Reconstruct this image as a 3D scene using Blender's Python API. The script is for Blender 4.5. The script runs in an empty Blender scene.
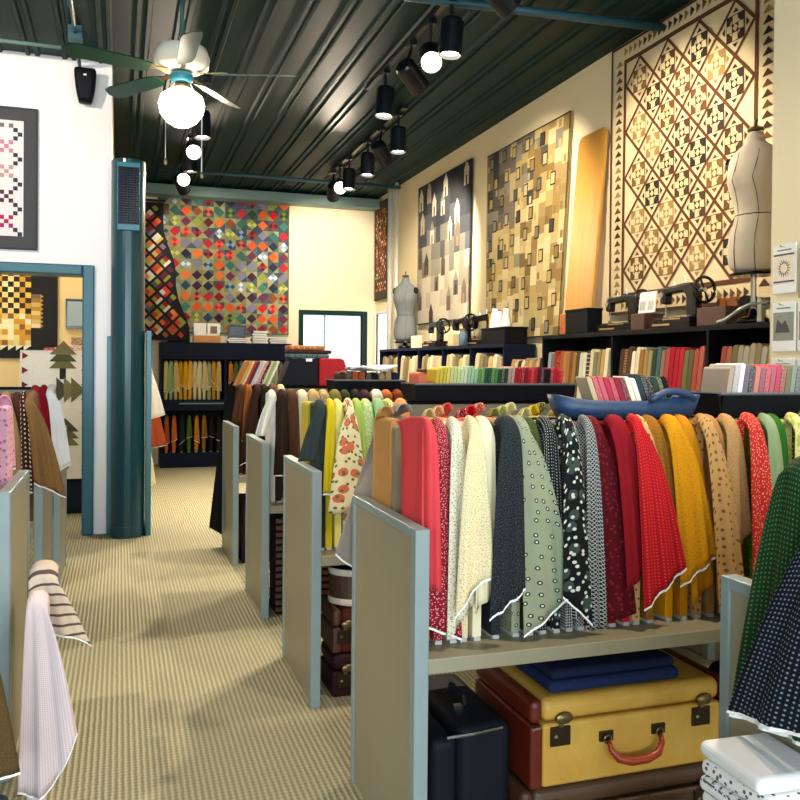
import bpy, math, random
from mathutils import Vector, Matrix
PI=math.pi; sin=math.sin; cos=math.cos
sc=bpy.context.scene; COL=sc.collection
rnd=random.Random(7)
# ------------------------------------------------------------------ colour + materials
def lin(hx):
    hx=hx.lstrip('#'); o=[]
    for i in (0,2,4):
        c=int(hx[i:i+2],16)/255; o.append(c/12.92 if c<=.04045 else ((c+.055)/1.055)**2.4)
    return (*o,1)
MATS={}
class N:
    def __init__(s,name):
        s.m=bpy.data.materials.new(name); s.m.use_nodes=True; s.t=s.m.node_tree
        s.b=s.t.nodes['Principled BSDF']
    def n(s,ty,**k):
        x=s.t.nodes.new(ty)
        for a,v in k.items(): setattr(x,a,v)
        return x
    def l(s,a,b): s.t.links.new(a,b)
    def math(s,op,a,b=None):
        x=s.n('ShaderNodeMath',operation=op)
        for i,v in enumerate((a,b)):
            if v is None: continue
            if isinstance(v,(int,float)): x.inputs[i].default_value=v
            else: s.l(v,x.inputs[i])
        return x.outputs[0]
    def mix(s,f,a,b):
        x=s.n('ShaderNodeMix',data_type='RGBA')
        for i,v in ((0,f),(6,a),(7,b)):
            if isinstance(v,(int,float,tuple)): x.inputs[i].default_value=v
            else: s.l(v,x.inputs[i])
        return x.outputs[2]
    def bump(s,h,d=.002,st=.5):
        x=s.n('ShaderNodeBump'); x.inputs['Distance'].default_value=d; x.inputs['Strength'].default_value=st
        s.l(h,x.inputs['Height']); s.l(x.outputs[0],s.b.inputs['Normal'])
def pm(name,hx,rough=.6,metal=0,var=.12,scale=6,bump=0,emit=0,bs=40,trans=0):
    if name in MATS: return MATS[name]
    q=N(name); c=lin(hx); b=q.b
    b.inputs['Roughness'].default_value=rough; b.inputs['Metallic'].default_value=metal
    tc=q.n('ShaderNodeTexCoord'); no=q.n('ShaderNodeTexNoise'); no.inputs['Scale'].default_value=scale; no.inputs['Detail'].default_value=4
    q.l(tc.outputs['Object'],no.inputs['Vector'])
    d=tuple(x*(1-var) for x in c[:3])+(1,); e=tuple(min(1,x*(1+var)) for x in c[:3])+(1,)
    q.l(q.mix(no.outputs['Fac'],d,e),b.inputs['Base Color'])
    if bump:
        n2=q.n('ShaderNodeTexNoise'); n2.inputs['Scale'].default_value=bs; q.l(tc.outputs['Object'],n2.inputs['Vector']); q.bump(n2.outputs['Fac'],bump,.6)
    if .3*c[0]+.6*c[1]+.1*c[2]<.03 and rough>.3: b.inputs['Specular IOR Level'].default_value=.12; b.inputs['Roughness'].default_value=max(.55,rough)
    if emit: b.inputs['Emission Color'].default_value=c; b.inputs['Emission Strength'].default_value=emit
    if trans: b.inputs['Transmission Weight'].default_value=trans
    MATS[name]=q.m; return q.m
def fab(hx,pat='solid',h2='#ffffff',scale=60,h3='#445533'):
    key=('fabric',hx,pat,h2,scale,h3)
    if key in MATS: return MATS[key]
    q=N('fabric_'+pat); b=q.b; b.inputs['Roughness'].default_value=.85
    b.inputs['Specular IOR Level'].default_value=.2
    uv=q.n('ShaderNodeUVMap'); c=lin(hx); c2=lin(h2)
    no=q.n('ShaderNodeTexNoise'); no.inputs['Scale'].default_value=9; no.inputs['Detail'].default_value=3; q.l(uv.outputs[0],no.inputs['Vector'])
    base=q.mix(no.outputs['Fac'],tuple(x*.88 for x in c[:3])+(1,),tuple(min(1,x*1.1) for x in c[:3])+(1,))
    def vor(sca,r,feat='F1'):
        v=q.n('ShaderNodeTexVoronoi',voronoi_dimensions='2D'); v.inputs['Scale'].default_value=sca; v.inputs['Randomness'].default_value=r
        q.l(uv.outputs[0],v.inputs['Vector']); return v.outputs['Distance']
    sx=q.n('ShaderNodeSeparateXYZ'); q.l(uv.outputs[0],sx.inputs[0])
    def stripe(o,s,w): return q.math('LESS_THAN',q.math('FRACT',q.math('MULTIPLY',o,s)),w)
    X,Y=sx.outputs[0],sx.outputs[1]
    if pat=='dots': base=q.mix(q.math('LESS_THAN',vor(scale,.0),.21),base,c2)
    elif pat=='print': base=q.mix(q.math('LESS_THAN',vor(scale,1),.2),base,c2)
    elif pat=='spots':
        d=vor(scale,.55); base=q.mix(q.math('LESS_THAN',d,.19),base,c2); base=q.mix(q.math('LESS_THAN',vor(scale,.55),.09),base,lin(h3))
    elif pat=='floral':
        base=q.mix(q.math('LESS_THAN',vor(scale,.9),.30),base,c2)
        base=q.mix(q.math('LESS_THAN',vor(scale*2.1,1),.2),base,lin(h3))
    elif pat=='grid': base=q.mix(q.math('MAXIMUM',stripe(X,scale,.22),stripe(Y,scale,.22)),base,c2)
    elif pat=='diag': base=q.mix(q.math('MAXIMUM',stripe(q.math('ADD',X,Y),scale,.25),stripe(q.math('SUBTRACT',X,Y),scale,.25)),base,c2)
    elif pat=='stripe': base=q.mix(stripe(Y,scale,.25),base,c2)
    elif pat=='check': base=q.mix(q.math('MULTIPLY',q.math('ADD',stripe(X,scale,.5),stripe(Y,scale,.5)),.5),base,c2)
    elif pat=='text':
        base=q.mix(q.math('MULTIPLY',stripe(Y,scale,.35),q.math('LESS_THAN',vor(scale*3,1),.5)),base,c2)
    q.l(base,b.inputs['Base Color'])
    wv=q.n('ShaderNodeTexNoise'); wv.inputs['Scale'].default_value=420; q.l(uv.outputs[0],wv.inputs['Vector']); q.bump(wv.outputs['Fac'],.0015,.5)
    MATS[key]=q.m; return q.m
# ------------------------------------------------------------------ mesh builder
class G:
    def __init__(s): s.V=[];s.F=[];s.UV=None
    def add(s,vs,fs):
        k=len(s.V); s.V+= [tuple(v) for v in vs]; s.F+=[tuple(i+k for i in f) for f in fs]; return s
    def box(s,x0,x1,y0,y1,z0,z1,mx=None):
        vs=[Vector((x,y,z)) for x in (x0,x1) for y in (y0,y1) for z in (z0,z1)]
        if mx: vs=[mx@v for v in vs]
        return s.add(vs,[(0,1,3,2),(4,6,7,5),(0,4,5,1),(2,3,7,6),(0,2,6,4),(1,5,7,3)])
    def prism(s,pts,d0,d1,axis='y',mx=None):
        n=len(pts)
        f={'y':lambda a,b,d:(a,d,b),'z':lambda a,b,d:(a,b,d),'x':lambda a,b,d:(d,a,b)}[axis]
        vs=[Vector(f(a,b,d)) for d in (d0,d1) for a,b in pts]
        if mx: vs=[mx@v for v in vs]
        return s.add(vs,[tuple(range(n)),tuple(range(2*n-1,n-1,-1))]+[(i,i+n,(i+1)%n+n,(i+1)%n) for i in range(n)])
    def loft(s,rings,close=True,caps=True):
        n=len(rings[0]); vs=[p for r in rings for p in r]; fs=[]
        for j in range(len(rings)-1):
            for i in range(n if close else n-1):
                a=j*n+i; b=j*n+(i+1)%n; fs.append((a,b,b+n,a+n))
        if caps and close: fs+= [tuple(range(n-1,-1,-1)),tuple(range((len(rings)-1)*n,len(rings)*n))]
        return s.add(vs,fs)
    def lathe(s,prof,n=24,c=(0,0,0),sx=1,sy=1,mx=None):
        rs=[]
        for r,z in prof:
            ring=[Vector((r*sx*cos(2*PI*i/n),r*sy*sin(2*PI*i/n),z)) for i in range(n)]
            if mx: ring=[mx@v for v in ring]
            rs.append([v+Vector(c) for v in ring])
        return s.loft(rs)
    def tube(s,pts,r,n=8,closed=False):
        pts=[Vector(p) for p in pts]; rs=[]
        m=len(pts); up=Vector((0,0,1))
        for i,p in enumerate(pts):
            t=((pts[(i+1)%m]-pts[i-1]) if closed else (pts[min(i+1,m-1)]-pts[max(i-1,0)])).normalized()
            a=t.cross(up)
            if a.length<.1: a=t.cross(Vector((0,1,0)))
            a.normalize(); b=a.cross(t); rr=r[i] if isinstance(r,(list,tuple)) else r
            rs.append([p+a*rr*cos(2*PI*k/n)+b*rr*sin(2*PI*k/n) for k in range(n)])
        if closed: rs.append(rs[0]); return s.loft(rs,caps=False)
        return s.loft(rs)
    def grid(s,fn,nu,nv,closed=False):
        vs=[fn(i/nu,j/nv) for j in range(nv+1) for i in range(nu+1)]; w=nu+1
        return s.add(vs,[(j*w+i,j*w+i+1,(j+1)*w+i+1,(j+1)*w+i) for j in range(nv) for i in range(nu)])
    def build(s,name,mat,parent=None,label=None,smooth=False,bevel=0,solid=0,seg=2,uv=None,sub=0,kind=None):
        me=bpy.data.meshes.new(name); me.from_pydata(s.V,[],s.F)
        if isinstance(mat,str): mat=pm(*PAL[mat])
        me.materials.append(mat)
        import bmesh
        if not uv:
            bm=bmesh.new(); bm.from_mesh(me); bmesh.ops.recalc_face_normals(bm,faces=bm.faces[:]); bm.to_mesh(me); bm.free()
        ul=me.uv_layers.new(name='UVMap')
        for p in me.polygons:
            n=p.normal
            for li in p.loop_indices:
                vi=me.loops[li].vertex_index
                if uv: ul.data[li].uv=uv[vi]
                else:
                    x,y,z=me.vertices[vi].co
                    ul.data[li].uv=(x,y) if abs(n.z)>.8 else ((x,z) if abs(n.y)>abs(n.x) else (y,z))
            p.use_smooth=smooth
        o=bpy.data.objects.new(name,me); COL.objects.link(o)
        if parent: o.parent=parent
        if label: o['label']=label
        if kind: o['kind']=kind
        if bevel:
            md=o.modifiers.new('b','BEVEL'); md.width=bevel; md.segments=seg; md.limit_method='ANGLE'
        if solid:
            md=o.modifiers.new('s','SOLIDIFY'); md.thickness=solid; md.offset=0
        if sub:
            md=o.modifiers.new('u','SUBSURF'); md.levels=sub; md.render_levels=sub
        return o
def thing(name,label,cat,loc=(0,0,0),rz=0,group=None):
    o=bpy.data.objects.new(name,None); COL.objects.link(o); o.location=loc; o.rotation_euler=(0,0,rz); o.empty_display_size=.05
    o['label']=label; o['category']=cat
    if group: o['group']=group
    return o
def tag(o,label,cat,group=None):
    o['label']=label; o['category']=cat
    if group: o['group']=group
    return o
def struct(g,name,mat,parent=None,**k):
    o=g.build(name,mat,parent,**k)
    if not parent: o['kind']='structure'
    return o
_o='zeroth first second third fourth fifth sixth seventh eighth ninth tenth eleventh twelfth thirteenth fourteenth fifteenth sixteenth seventeenth eighteenth nineteenth twentieth'.split()
_t={2:'twenty',3:'thirty',4:'forty'}
def nth(i):
    if i<=20: return _o[i]
    if i%10==0: return {3:'thirtieth',4:'fortieth',5:'fiftieth'}[i//10]
    return _t[i//10]+'-'+_o[i%10]
def lerp(a,b,t): return a+(b-a)*t
# ------------------------------------------------------------------ palette
PAL={k:(k,)+tuple(v) for k,v in {
 'grey_paint':('#878069',.45,0,.05,5,.001),'grey_edge':('#7b8989',.4,0,.05,5),
 'black_iron':('#0b0d10',.25,0,.1),'black_wood':('#0c0d12',.45,0,.2,8),'navy_wood':('#10182c',.4,0,.15,8),
 'teal':('#0b3f4a',.28,0,.08),'teal_light':('#1c6d80',.35,0,.08),'teal_frame':('#135a6e',.4,0,.08),
 'chrome':('#c8ccd0',.2,1,.05),'brass':('#7a6a48',.35,.8,.2),'white_paint':('#e9e9ec',.6,0,.02),
 'white_card':('#f0efe8',.7,0,.03),'selvage':('#eeeeea',.8,0,.05),'brown_leather':('#5c1c0e',.35,0,.2,10,.002),
 'honey_leather':('#8a3018',.35,0,.2,10),'pine':('#cf8a3a',.5,0,.18,3),'walnut':('#4a2a1c',.5,0,.3,5),
 'globe':('#fff0d8',.4,0,0,5,0,9),'bulb':('#fff2dc',.4,0,0,5,0,14),'can':('#12161c',.3,.3,.1),
 'cream_dress':('#d9cdb8',.8,0,.06,8,.001),'grey_dress':('#6d7478',.75,0,.08,8,.001),
 'fan_blade':('#123c2c',.35,0,.1),'cream_enamel':('#efe6d2',.3,0,.03),'pipe_white':('#d8d8d2',.5,0,.05),
 'pipe_teal':('#1f4a55',.5,0,.1),'pipe_pale':('#6f8a86',.5,0,.1),'speaker':('#0b0d16',.5,0,.1),
 'basket_blue':('#183656',.5,0,.25,25,.004),'basket_black':('#0d0e13',.55,0,.2,30,.004),
 'door_green':('#14332e',.4,0,.1),'glass_pale':('#dfeef2',.05,0,0,5,0,0,40,1),
}.items()}
# ------------------------------------------------------------------ camera
pit,rol=math.radians(.7),math.radians(.5); psi=math.radians(18.23738)
f=Vector((sin(psi)*cos(pit),cos(psi)*cos(pit),-sin(pit))); r=Vector((cos(psi),-sin(psi),0)); u=r.cross(f)
r2=r*cos(rol)+u*sin(rol); u2=u*cos(rol)-r*sin(rol)
cd=bpy.data.cameras.new('camera'); cam=bpy.data.objects.new('camera',cd); COL.objects.link(cam)
cam.matrix_world=Matrix(((r2.x,u2.x,-f.x,0),(r2.y,u2.y,-f.y,0),(r2.z,u2.z,-f.z,1.55),(0,0,0,1)))
cd.sensor_width=36; cd.lens=36*850/800; cd.shift_y=-(400-374.829)/800; cd.clip_start=.05
sc.camera=cam
# ------------------------------------------------------------------ room
W=3.98; CZ=4.24; BY=13.42
def wallmat(name,hx):
    return pm(name,hx,.75,0,.03,1.5,.0015,0,18)
cream=wallmat('plaster_cream','#ecdcb4'); white=wallmat('plaster_white','#f2f0f2'); yellow=wallmat('plaster_yellow','#dcc288')
def carpet():
    q=N('carpet_ribbed'); b=q.b; b.inputs['Roughness'].default_value=.95
    tc=q.n('ShaderNodeTexCoord'); sx=q.n('ShaderNodeSeparateXYZ'); q.l(tc.outputs['Object'],sx.inputs[0])
    no=q.n('ShaderNodeTexNoise'); no.inputs['Scale'].default_value=25; q.l(tc.outputs['Object'],no.inputs['Vector'])
    xx=q.math('ADD',sx.outputs[0],q.math('MULTIPLY',no.outputs['Fac'],.006))
    rib=q.math('SINE',q.math('MULTIPLY',xx,2*PI/.023)); row=q.math('SINE',q.math('MULTIPLY',sx.outputs[1],2*PI/.024))
    h=q.math('ADD',q.math('MULTIPLY',rib,.78),q.math('MULTIPLY',row,.22))
    m=q.math('ADD',q.math('MULTIPLY',h,.42),.5)
    c=q.mix(m,lin('#6a664a'),lin('#b2ac8e'))
    n2=q.n('ShaderNodeTexNoise'); n2.inputs['Scale'].default_value=1.1; n2.inputs['Detail'].default_value=3; q.l(tc.outputs['Object'],n2.inputs['Vector'])
    q.l(q.mix(q.math('MULTIPLY',n2.outputs['Fac'],.25),c,lin('#a29c7e')),b.inputs['Base Color'])
    q.bump(h,.006,.7); return q.m
g=G(); g.box(-4.2,4.2,-4,13.6,-.1,0); struct(g,'floor',carpet())
# ceiling: ribbed sheet metal, ribs running front to back
prof=[]; x=-4.2
while x<4.2:
    for dx,dz in ((0,0),(.10,0),(.112,-.022),(.14,-.022),(.152,0),(.176,0),(.188,-.022),(.216,-.022),(.228,0)): prof.append((x+dx,CZ+dz))
    x+=.30
prof+= [(4.25,CZ),(4.25,CZ+.1),(-4.2,CZ+.1)]
g=G(); g.prism(prof,-4,13.6,'y'); struct(g,'ceiling',pm('ceiling_dark_green','#062a2a',.5,0,.12,4,0)); bpy.data.materials['ceiling_dark_green'].node_tree.nodes['Principled BSDF'].inputs['Specular IOR Level'].default_value=.16
g=G() # right wall with a window opening near the far corner
wy0,wy1,wz0,wz1=12.72,13.34,.9,2.36
T_=.05; g.box(W,W+T_,-4,wy0,0,CZ); g.box(W,W+T_,wy0,13.6,0,wz0); g.box(W,W+T_,wy0,13.6,wz1,CZ); g.box(W,W+T_,wy1,13.6,wz0,wz1)
struct(g,'wall_right',cream)
g=G(); dx0,dx1,dz1=2.78,3.77,2.34
g.box(-.1,dx0,BY,BY+.18,0,CZ); g.box(dx1,W,BY,BY+.18,0,CZ); g.box(dx0,dx1,BY,BY+.18,dz1,CZ); struct(g,'wall_back',wallmat('plaster_cream_pale','#f0e2c2'))
g=G(); g.box(-4.2,-4,-4,13.6,0,CZ); struct(g,'wall_left',white)
g=G(); g.box(-4,-3.3,-4,-3.8,0,CZ); g.box(3.3,4,-4,-3.8,0,CZ); g.box(-3.3,3.3,-4,-3.8,3.7,CZ); g.box(-3.3,-.6,-4,-3.8,0,.5); g.box(.6,3.3,-4,-3.8,0,.5); struct(g,'wall_front',white)
g=G(); ox0,ox1,oz=-3.2,-.22,2.41   # white cross wall with the wide doorway
g.box(ox1,-.08,8.1,8.3,0,CZ); g.box(-4,ox0,8.1,8.3,0,CZ); g.box(ox0,ox1,8.1,8.3,oz,CZ); struct(g,'wall_middle',white)
g=G(); g.box(-.2,-.08,8.3,BY,0,CZ); struct(g,'wall_inner',cream)
g=G(); g.box(-4,-.2,10.95,11.1,0,CZ); struct(g,'wall_side_room',yellow)
# doorway casing
g=G(); g.box(ox1-.1,ox1,8.06,8.34,0,oz); g.box(ox0,ox0+.1,8.06,8.34,0,oz); g.box(ox0+.1,ox1-.1,8.06,8.34,oz-.09,oz);
struct(g,'trim_1','teal_frame',bevel=.012)
g=G(); g.box(-.11,-.05,8.02,8.1,0,1.78); struct(g,'trim_2','teal_light',bevel=.006)
# back glazed door with its dark green frame
g=G(); Z=lambda:None
g.box(dx0-.07,dx0,BY-.04,BY+.12,0,dz1+.07); g.box(dx1,dx1+.07,BY-.04,BY+.12,0,dz1+.07); g.box(dx0,dx1,BY-.04,BY+.12,dz1,dz1+.07)
d=struct(g,'door_1','door_green',bevel=.006)
g=G(); g.box(3.13,3.155,BY+.02,BY+.07,0,dz1); g.box(dx0,dx1,BY+.02,BY+.07,0,.12); struct(g,'mullion',pm('mullion_pale','#9fb4b6',.4),d)
g=G(); g.box(3.11,3.13,BY-.01,BY+.02,.95,1.35); g.build('door_pull','chrome',d)
def thin_glass():
    q=N('window_glass'); t=q.n('ShaderNodeBsdfTransparent'); t.inputs[0].default_value=(.93,.97,.98,1); gl=q.n('ShaderNodeBsdfGlossy'); gl.inputs['Roughness'].default_value=.02
    mx=q.n('ShaderNodeMixShader'); mx.inputs[0].default_value=.06; q.l(t.outputs[0],mx.inputs[1]); q.l(gl.outputs[0],mx.inputs[2])
    q.l(mx.outputs[0],q.t.nodes['Material Output'].inputs[0]); return q.m
glass=thin_glass()
g=G(); g.box(dx0,dx1,BY+.042,BY+.05,.12,dz1); g.build('glass',glass,d)
g=G(); g.box(W-.02,W+.03,wy0-.05,wy0,wz0,wz1+.05); g.box(W-.02,W+.03,wy1,wy1+.05,wz0,wz1+.05); g.box(W-.02,W+.03,wy0,wy1,wz1,wz1+.05); g.box(W-.06,W+.05,wy0-.06,wy1+.06,wz0-.05,wz0)
d=struct(g,'window_1','white_paint',bevel=.005); g=G(); g.box(W+.035,W+.041,wy0,wy1,wz0,wz1); g.build('glass',glass,d)
g=G(); g.box(-8,12,BY+1.2,26,-.12,-.02); struct(g,'ground',pm('paving_pale','#cfd3d2',.8))
# shop front (behind the viewpoint)
for i,(a,b) in enumerate(((-3.3,-.6),(.6,3.3))):
    g=G()
    for p,q_ in ((a,a+.06),(b-.06,b),((a+b)/2-.03,(a+b)/2+.03)): g.box(p,q_,-3.96,-3.86,.5,3.7)
    g.box(a,b,-3.96,-3.86,.5,.56); g.box(a,b,-3.96,-3.86,3.64,3.7)
    d=struct(g,'window_%d'%(i+2),'teal_frame'); g=G(); g.box(a,b,-3.92,-3.912,.56,3.64); g.build('glass',glass,d)
g=G(); g.box(-.6,-.52,-3.96,-3.86,0,3.7); g.box(.52,.6,-3.96,-3.86,0,3.7); g.box(-.52,.52,-3.96,-3.86,2.2,2.3); g.box(-.52,.52,-3.96,-3.86,0,.2)
d=struct(g,'door_2','teal_frame'); g=G(); g.box(-.52,.52,-3.92,-3.912,.2,3.7); g.build('glass',glass,d)
# cream pier that carries the pattern packets
g=G(); g.box(3.05,W,1.2,3.42,0,CZ); struct(g,'wall_pier',wallmat('plaster_pier','#e9d9b2'))
# skirting
g=G(); g.box(W-.02,W,3.42,BY,0,.12); struct(g,'baseboard_right','white_paint')
g=G(); g.box(.3,2.7,BY-.02,BY,0,.12); struct(g,'baseboard_back','white_paint')
# ceiling conduits and the pale beam along the far wall
g=G(); g.box(-.08,W,13.1,13.4,4.05,4.2); struct(g,'trim_3','pipe_pale',bevel=.01)
def pipe(name,pts,rr,mat,label,cat='pipe'):
    g=G(); g.tube(pts,rr,10); o=g.build(name,mat,None,smooth=True); tag(o,label,cat); return o
pipe('ceiling_pipe',[(.5,11.9,4.15),(3.9,11.9,4.15)],.025,'pipe_teal','thin teal pipe crossing the dark ceiling in front of the back wall')
pipe('ceiling_pipe',[(1.9,5.75,4.16),(W,5.62,4.16)],.032,'pipe_teal','dark blue pipe crossing the ceiling above the triangle quilt')
pipe('ceiling_conduit',[(-2.6,7.66,4.17),(-.42,7.66,4.17)],.016,'pipe_pale','thin pale conduit crossing the ceiling above the white wall')
cb=thing('conduit','dark conduit with a junction box running along the ceiling above the speaker','conduit',(-.35,7.3,4.12))
g=G(); g.tube([(0,-3,.04),(0,.75,.04)],.016,8); g.build('pipe','pipe_teal',cb,smooth=True)
g=G(); g.box(-.055,.055,-.07,.07,-.01,.1); g.build('junction_box','pipe_teal',cb,bevel=.008)
pipe('wall_pipe',[(3.86,12.25,0),(3.86,12.25,CZ)],.038,'pipe_white','white vertical pipe beside the small dark quilt')
pipe('wall_pipe',[(3.88,12.0,0),(3.88,12.0,CZ)],.03,'pipe_white','slimmer white vertical pipe closer to the grey dress form')
# ------------------------------------------------------------------ racks
RY=[2.33,3.73,5.13,6.53]; LY=[3.40,4.80,6.20]; DEP=.71
SH=.68; TOPZ=1.368
def panel(t,xa,xb,y0,y1,h=1.067):
    g=G(); g.box(xa+.006,xb-.006,y0+.03,y1-.03,.012,h-.025); p=g.build('end_panel','grey_paint',t)
    g=G(); g.box(xa,xb,y0,y0+.045,0,h); g.box(xa,xb,y1-.03,y1,0,h); g.box(xa,xb,y0+.045,y1-.03,h-.03,h); g.build('edging','grey_edge',p,bevel=.004)
def rack(x0,x1,y,label,side=1):
    t=thing('fabric_rack',label,'fabric rack',((x0+x1)/2,y+DEP/2,0),0,'grey painted fabric racks')
    cx=(x0+x1)/2; hw=(x1-x0)/2
    panel(t,-hw,-hw+.045,-DEP/2,DEP/2); panel(t,hw-.045,hw,-DEP/2,DEP/2)
    g=G(); g.box(-hw+.045,hw-.045,-DEP/2+.01,DEP/2-.01,SH-.045,SH); g.build('shelf','grey_paint',t,bevel=.003)
    g=G(); g.box(-hw+.18,hw-.1,-.012,.012,SH,TOPZ-.02); g.build('back_board','grey_paint',t)
    g=G(); g.box(-hw+(.06 if y>6 else .48),hw-.1,-.02,.02,TOPZ-.02,TOPZ); g.build('top_board','black_wood',t)
    return t
rack(.82,3.0,RY[0],'grey rack holding the coral and red bolts above the yellow suitcase')
rack(.82,3.0,RY[1],'grey rack with the yellow and rose-print bolts, behind the suitcase rack')
rack(.82,3.0,RY[2],'grey rack with dark brown and white bolts, third up the aisle')
rack(.82,3.0,RY[3],'grey rack with rust bolts at its end, fourth up the aisle')
rack(1.33,3.0,.93,'grey rack under the green and navy dotted drapes')
rack(-2.7,-.38,LY[0],'grey rack with the pink dotted bolt and pale pink cloth at its end')
rack(-2.7,-.38,LY[1],'grey rack with the brown drape hanging over its end panel')
rack(-2.7,-.38,LY[2],'grey rack with the white drape, closest to the teal doorway')
# ------------------------------------------------------------------ fabric bolts
def slab(w,d,h,z0,r=None,n=5,lean=0):
    r=r if r else w*.48
    pts=[(-w/2,z0),(w/2,z0)]
    for k in range(n+1): a=PI/2*k/n; pts.append((w/2-r+r*cos(a),h-r+r*sin(a)))
    for k in range(n+1): a=PI/2+PI/2*k/n; pts.append((-w/2+r+r*cos(a),h-r+r*sin(a)))
    pts=[(a+lean*b,b) for a,b in pts]
    g=G(); g.prism(pts,-d/2,d/2,'y'); return g
def tail(t,mat,top,bl,br,ztop,yf,layer=0,n=2,amp=.0055,wrap=0,selv=True,ph=0,ydeep=.07,dip=0,pw=.85,selvm='selvage',zmid=0,name='drape',bow=0):
    NU,NV=16,22; R=.045; uvs=[]; wavg=max(.05,(top[1]-top[0]+br[0]-bl[0])/2)
    def fn(uu,vv):
        xt=lerp(top[0],top[1],uu); xb=lerp(bl[0],br[0],uu); zb=lerp(bl[1],br[1],uu)-zmid*4*uu*(1-uu)
        sh=.028*abs(2*uu-1)**3
        if vv<.16:
            a=vv/.16*PI/2; y=yf+R-(R*sin(a)) + (ydeep-R)*(1-vv/.16); z=ztop-R+R*cos(a)-sh; x=xt; s=0
        else:
            s=(vv-.16)/.84; z=lerp(ztop-R-sh,zb,s); x=lerp(xt,xb,s**pw); y=yf
        fold=amp*(.2+s)*(1+sin(2*PI*n*uu+ph+1.2*s)+.35*sin(2*PI*(2.3*n)*uu+2*ph))
        y-=(fold if vv>.1 else 0)+layer*.021; x+=bow*sin(PI*s); z+=layer*.003*(1-s)
        if wrap and uu<.42: y+=wrap*((.42-uu)/.42); x=lerp(x,lerp(xt,xb,.42)-.0,0) if wrap<.05 else x
        uvs.append((uu*wavg,-vv*(ztop-zb)))
        return (x,y,z)
    g=G(); g.grid(fn,NU,NV); o=g.build(name,mat,t,smooth=True,solid=.003,uv=uvs)
    if selv:
        g=G(); w=NU+1; k=NV*w; vs=[]; 
        for i in range(NU+1):
            p=Vector(o.data.vertices[k+i].co); q_=Vector(o.data.vertices[k-w+i].co); dn=(p-q_).normalized()
            vs+= [p-dn*.001,p+dn*.007]
        g.add(vs,[(2*i,2*i+1,2*i+3,2*i+2) for i in range(NU)]); g.build('selvage',selvm,o,solid=.003)
    return o
def layers(items):
    # items: (top0,top1,bl,br,zl,zr,priority); neighbours that cross get different layers
    done={}
    def iv(q,zz):
        f=lambda zb:min(1,max(0,(1.38-zz)/max(.05,1.38-zb)))**.85
        return lerp(q[0],q[2],f(q[4]))-.007,lerp(q[1],q[3],f(q[5]))+.007
    for k in sorted(range(len(items)),key=lambda i:items[i][6]):
        a=items[k]; used=set()
        for j in done:
            b=items[j]
            for n in range(15):
                zz=1.33-.045*n
                if zz<max(min(a[4],a[5]),min(b[4],b[5]))-.02: break
                p,q=iv(a,zz),iv(b,zz)
                if p[0]<q[1] and q[0]<p[1]: used.add(done[j]); break
        l=0
        while l in used or (used and l<a[6] and l<=max(used)): l+=1
        done[k]=l
    return [done[i] for i in range(len(items))]
def bolt(x,y,z,mat,label,group,h=.66,w=.045,d=.2,rz=0,lean=0,core=True,name='fabric_bolt'):
    t=thing(name,label,'fabric bolt',(x,y,z),rz,group)
    slab(w,d,h,.012 if core else 0,None,5,lean).build('folded_cloth',mat,t,smooth=False)
    if core:
        g=G(); g.box(-w*.38,w*.38,-d/2-.004,d/2-.01,0,.012); g.build('cardboard_core',pm('core_board','#a9a6a0',.7),t)
    return t
GR1='bolts along the suitcase rack'
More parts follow.
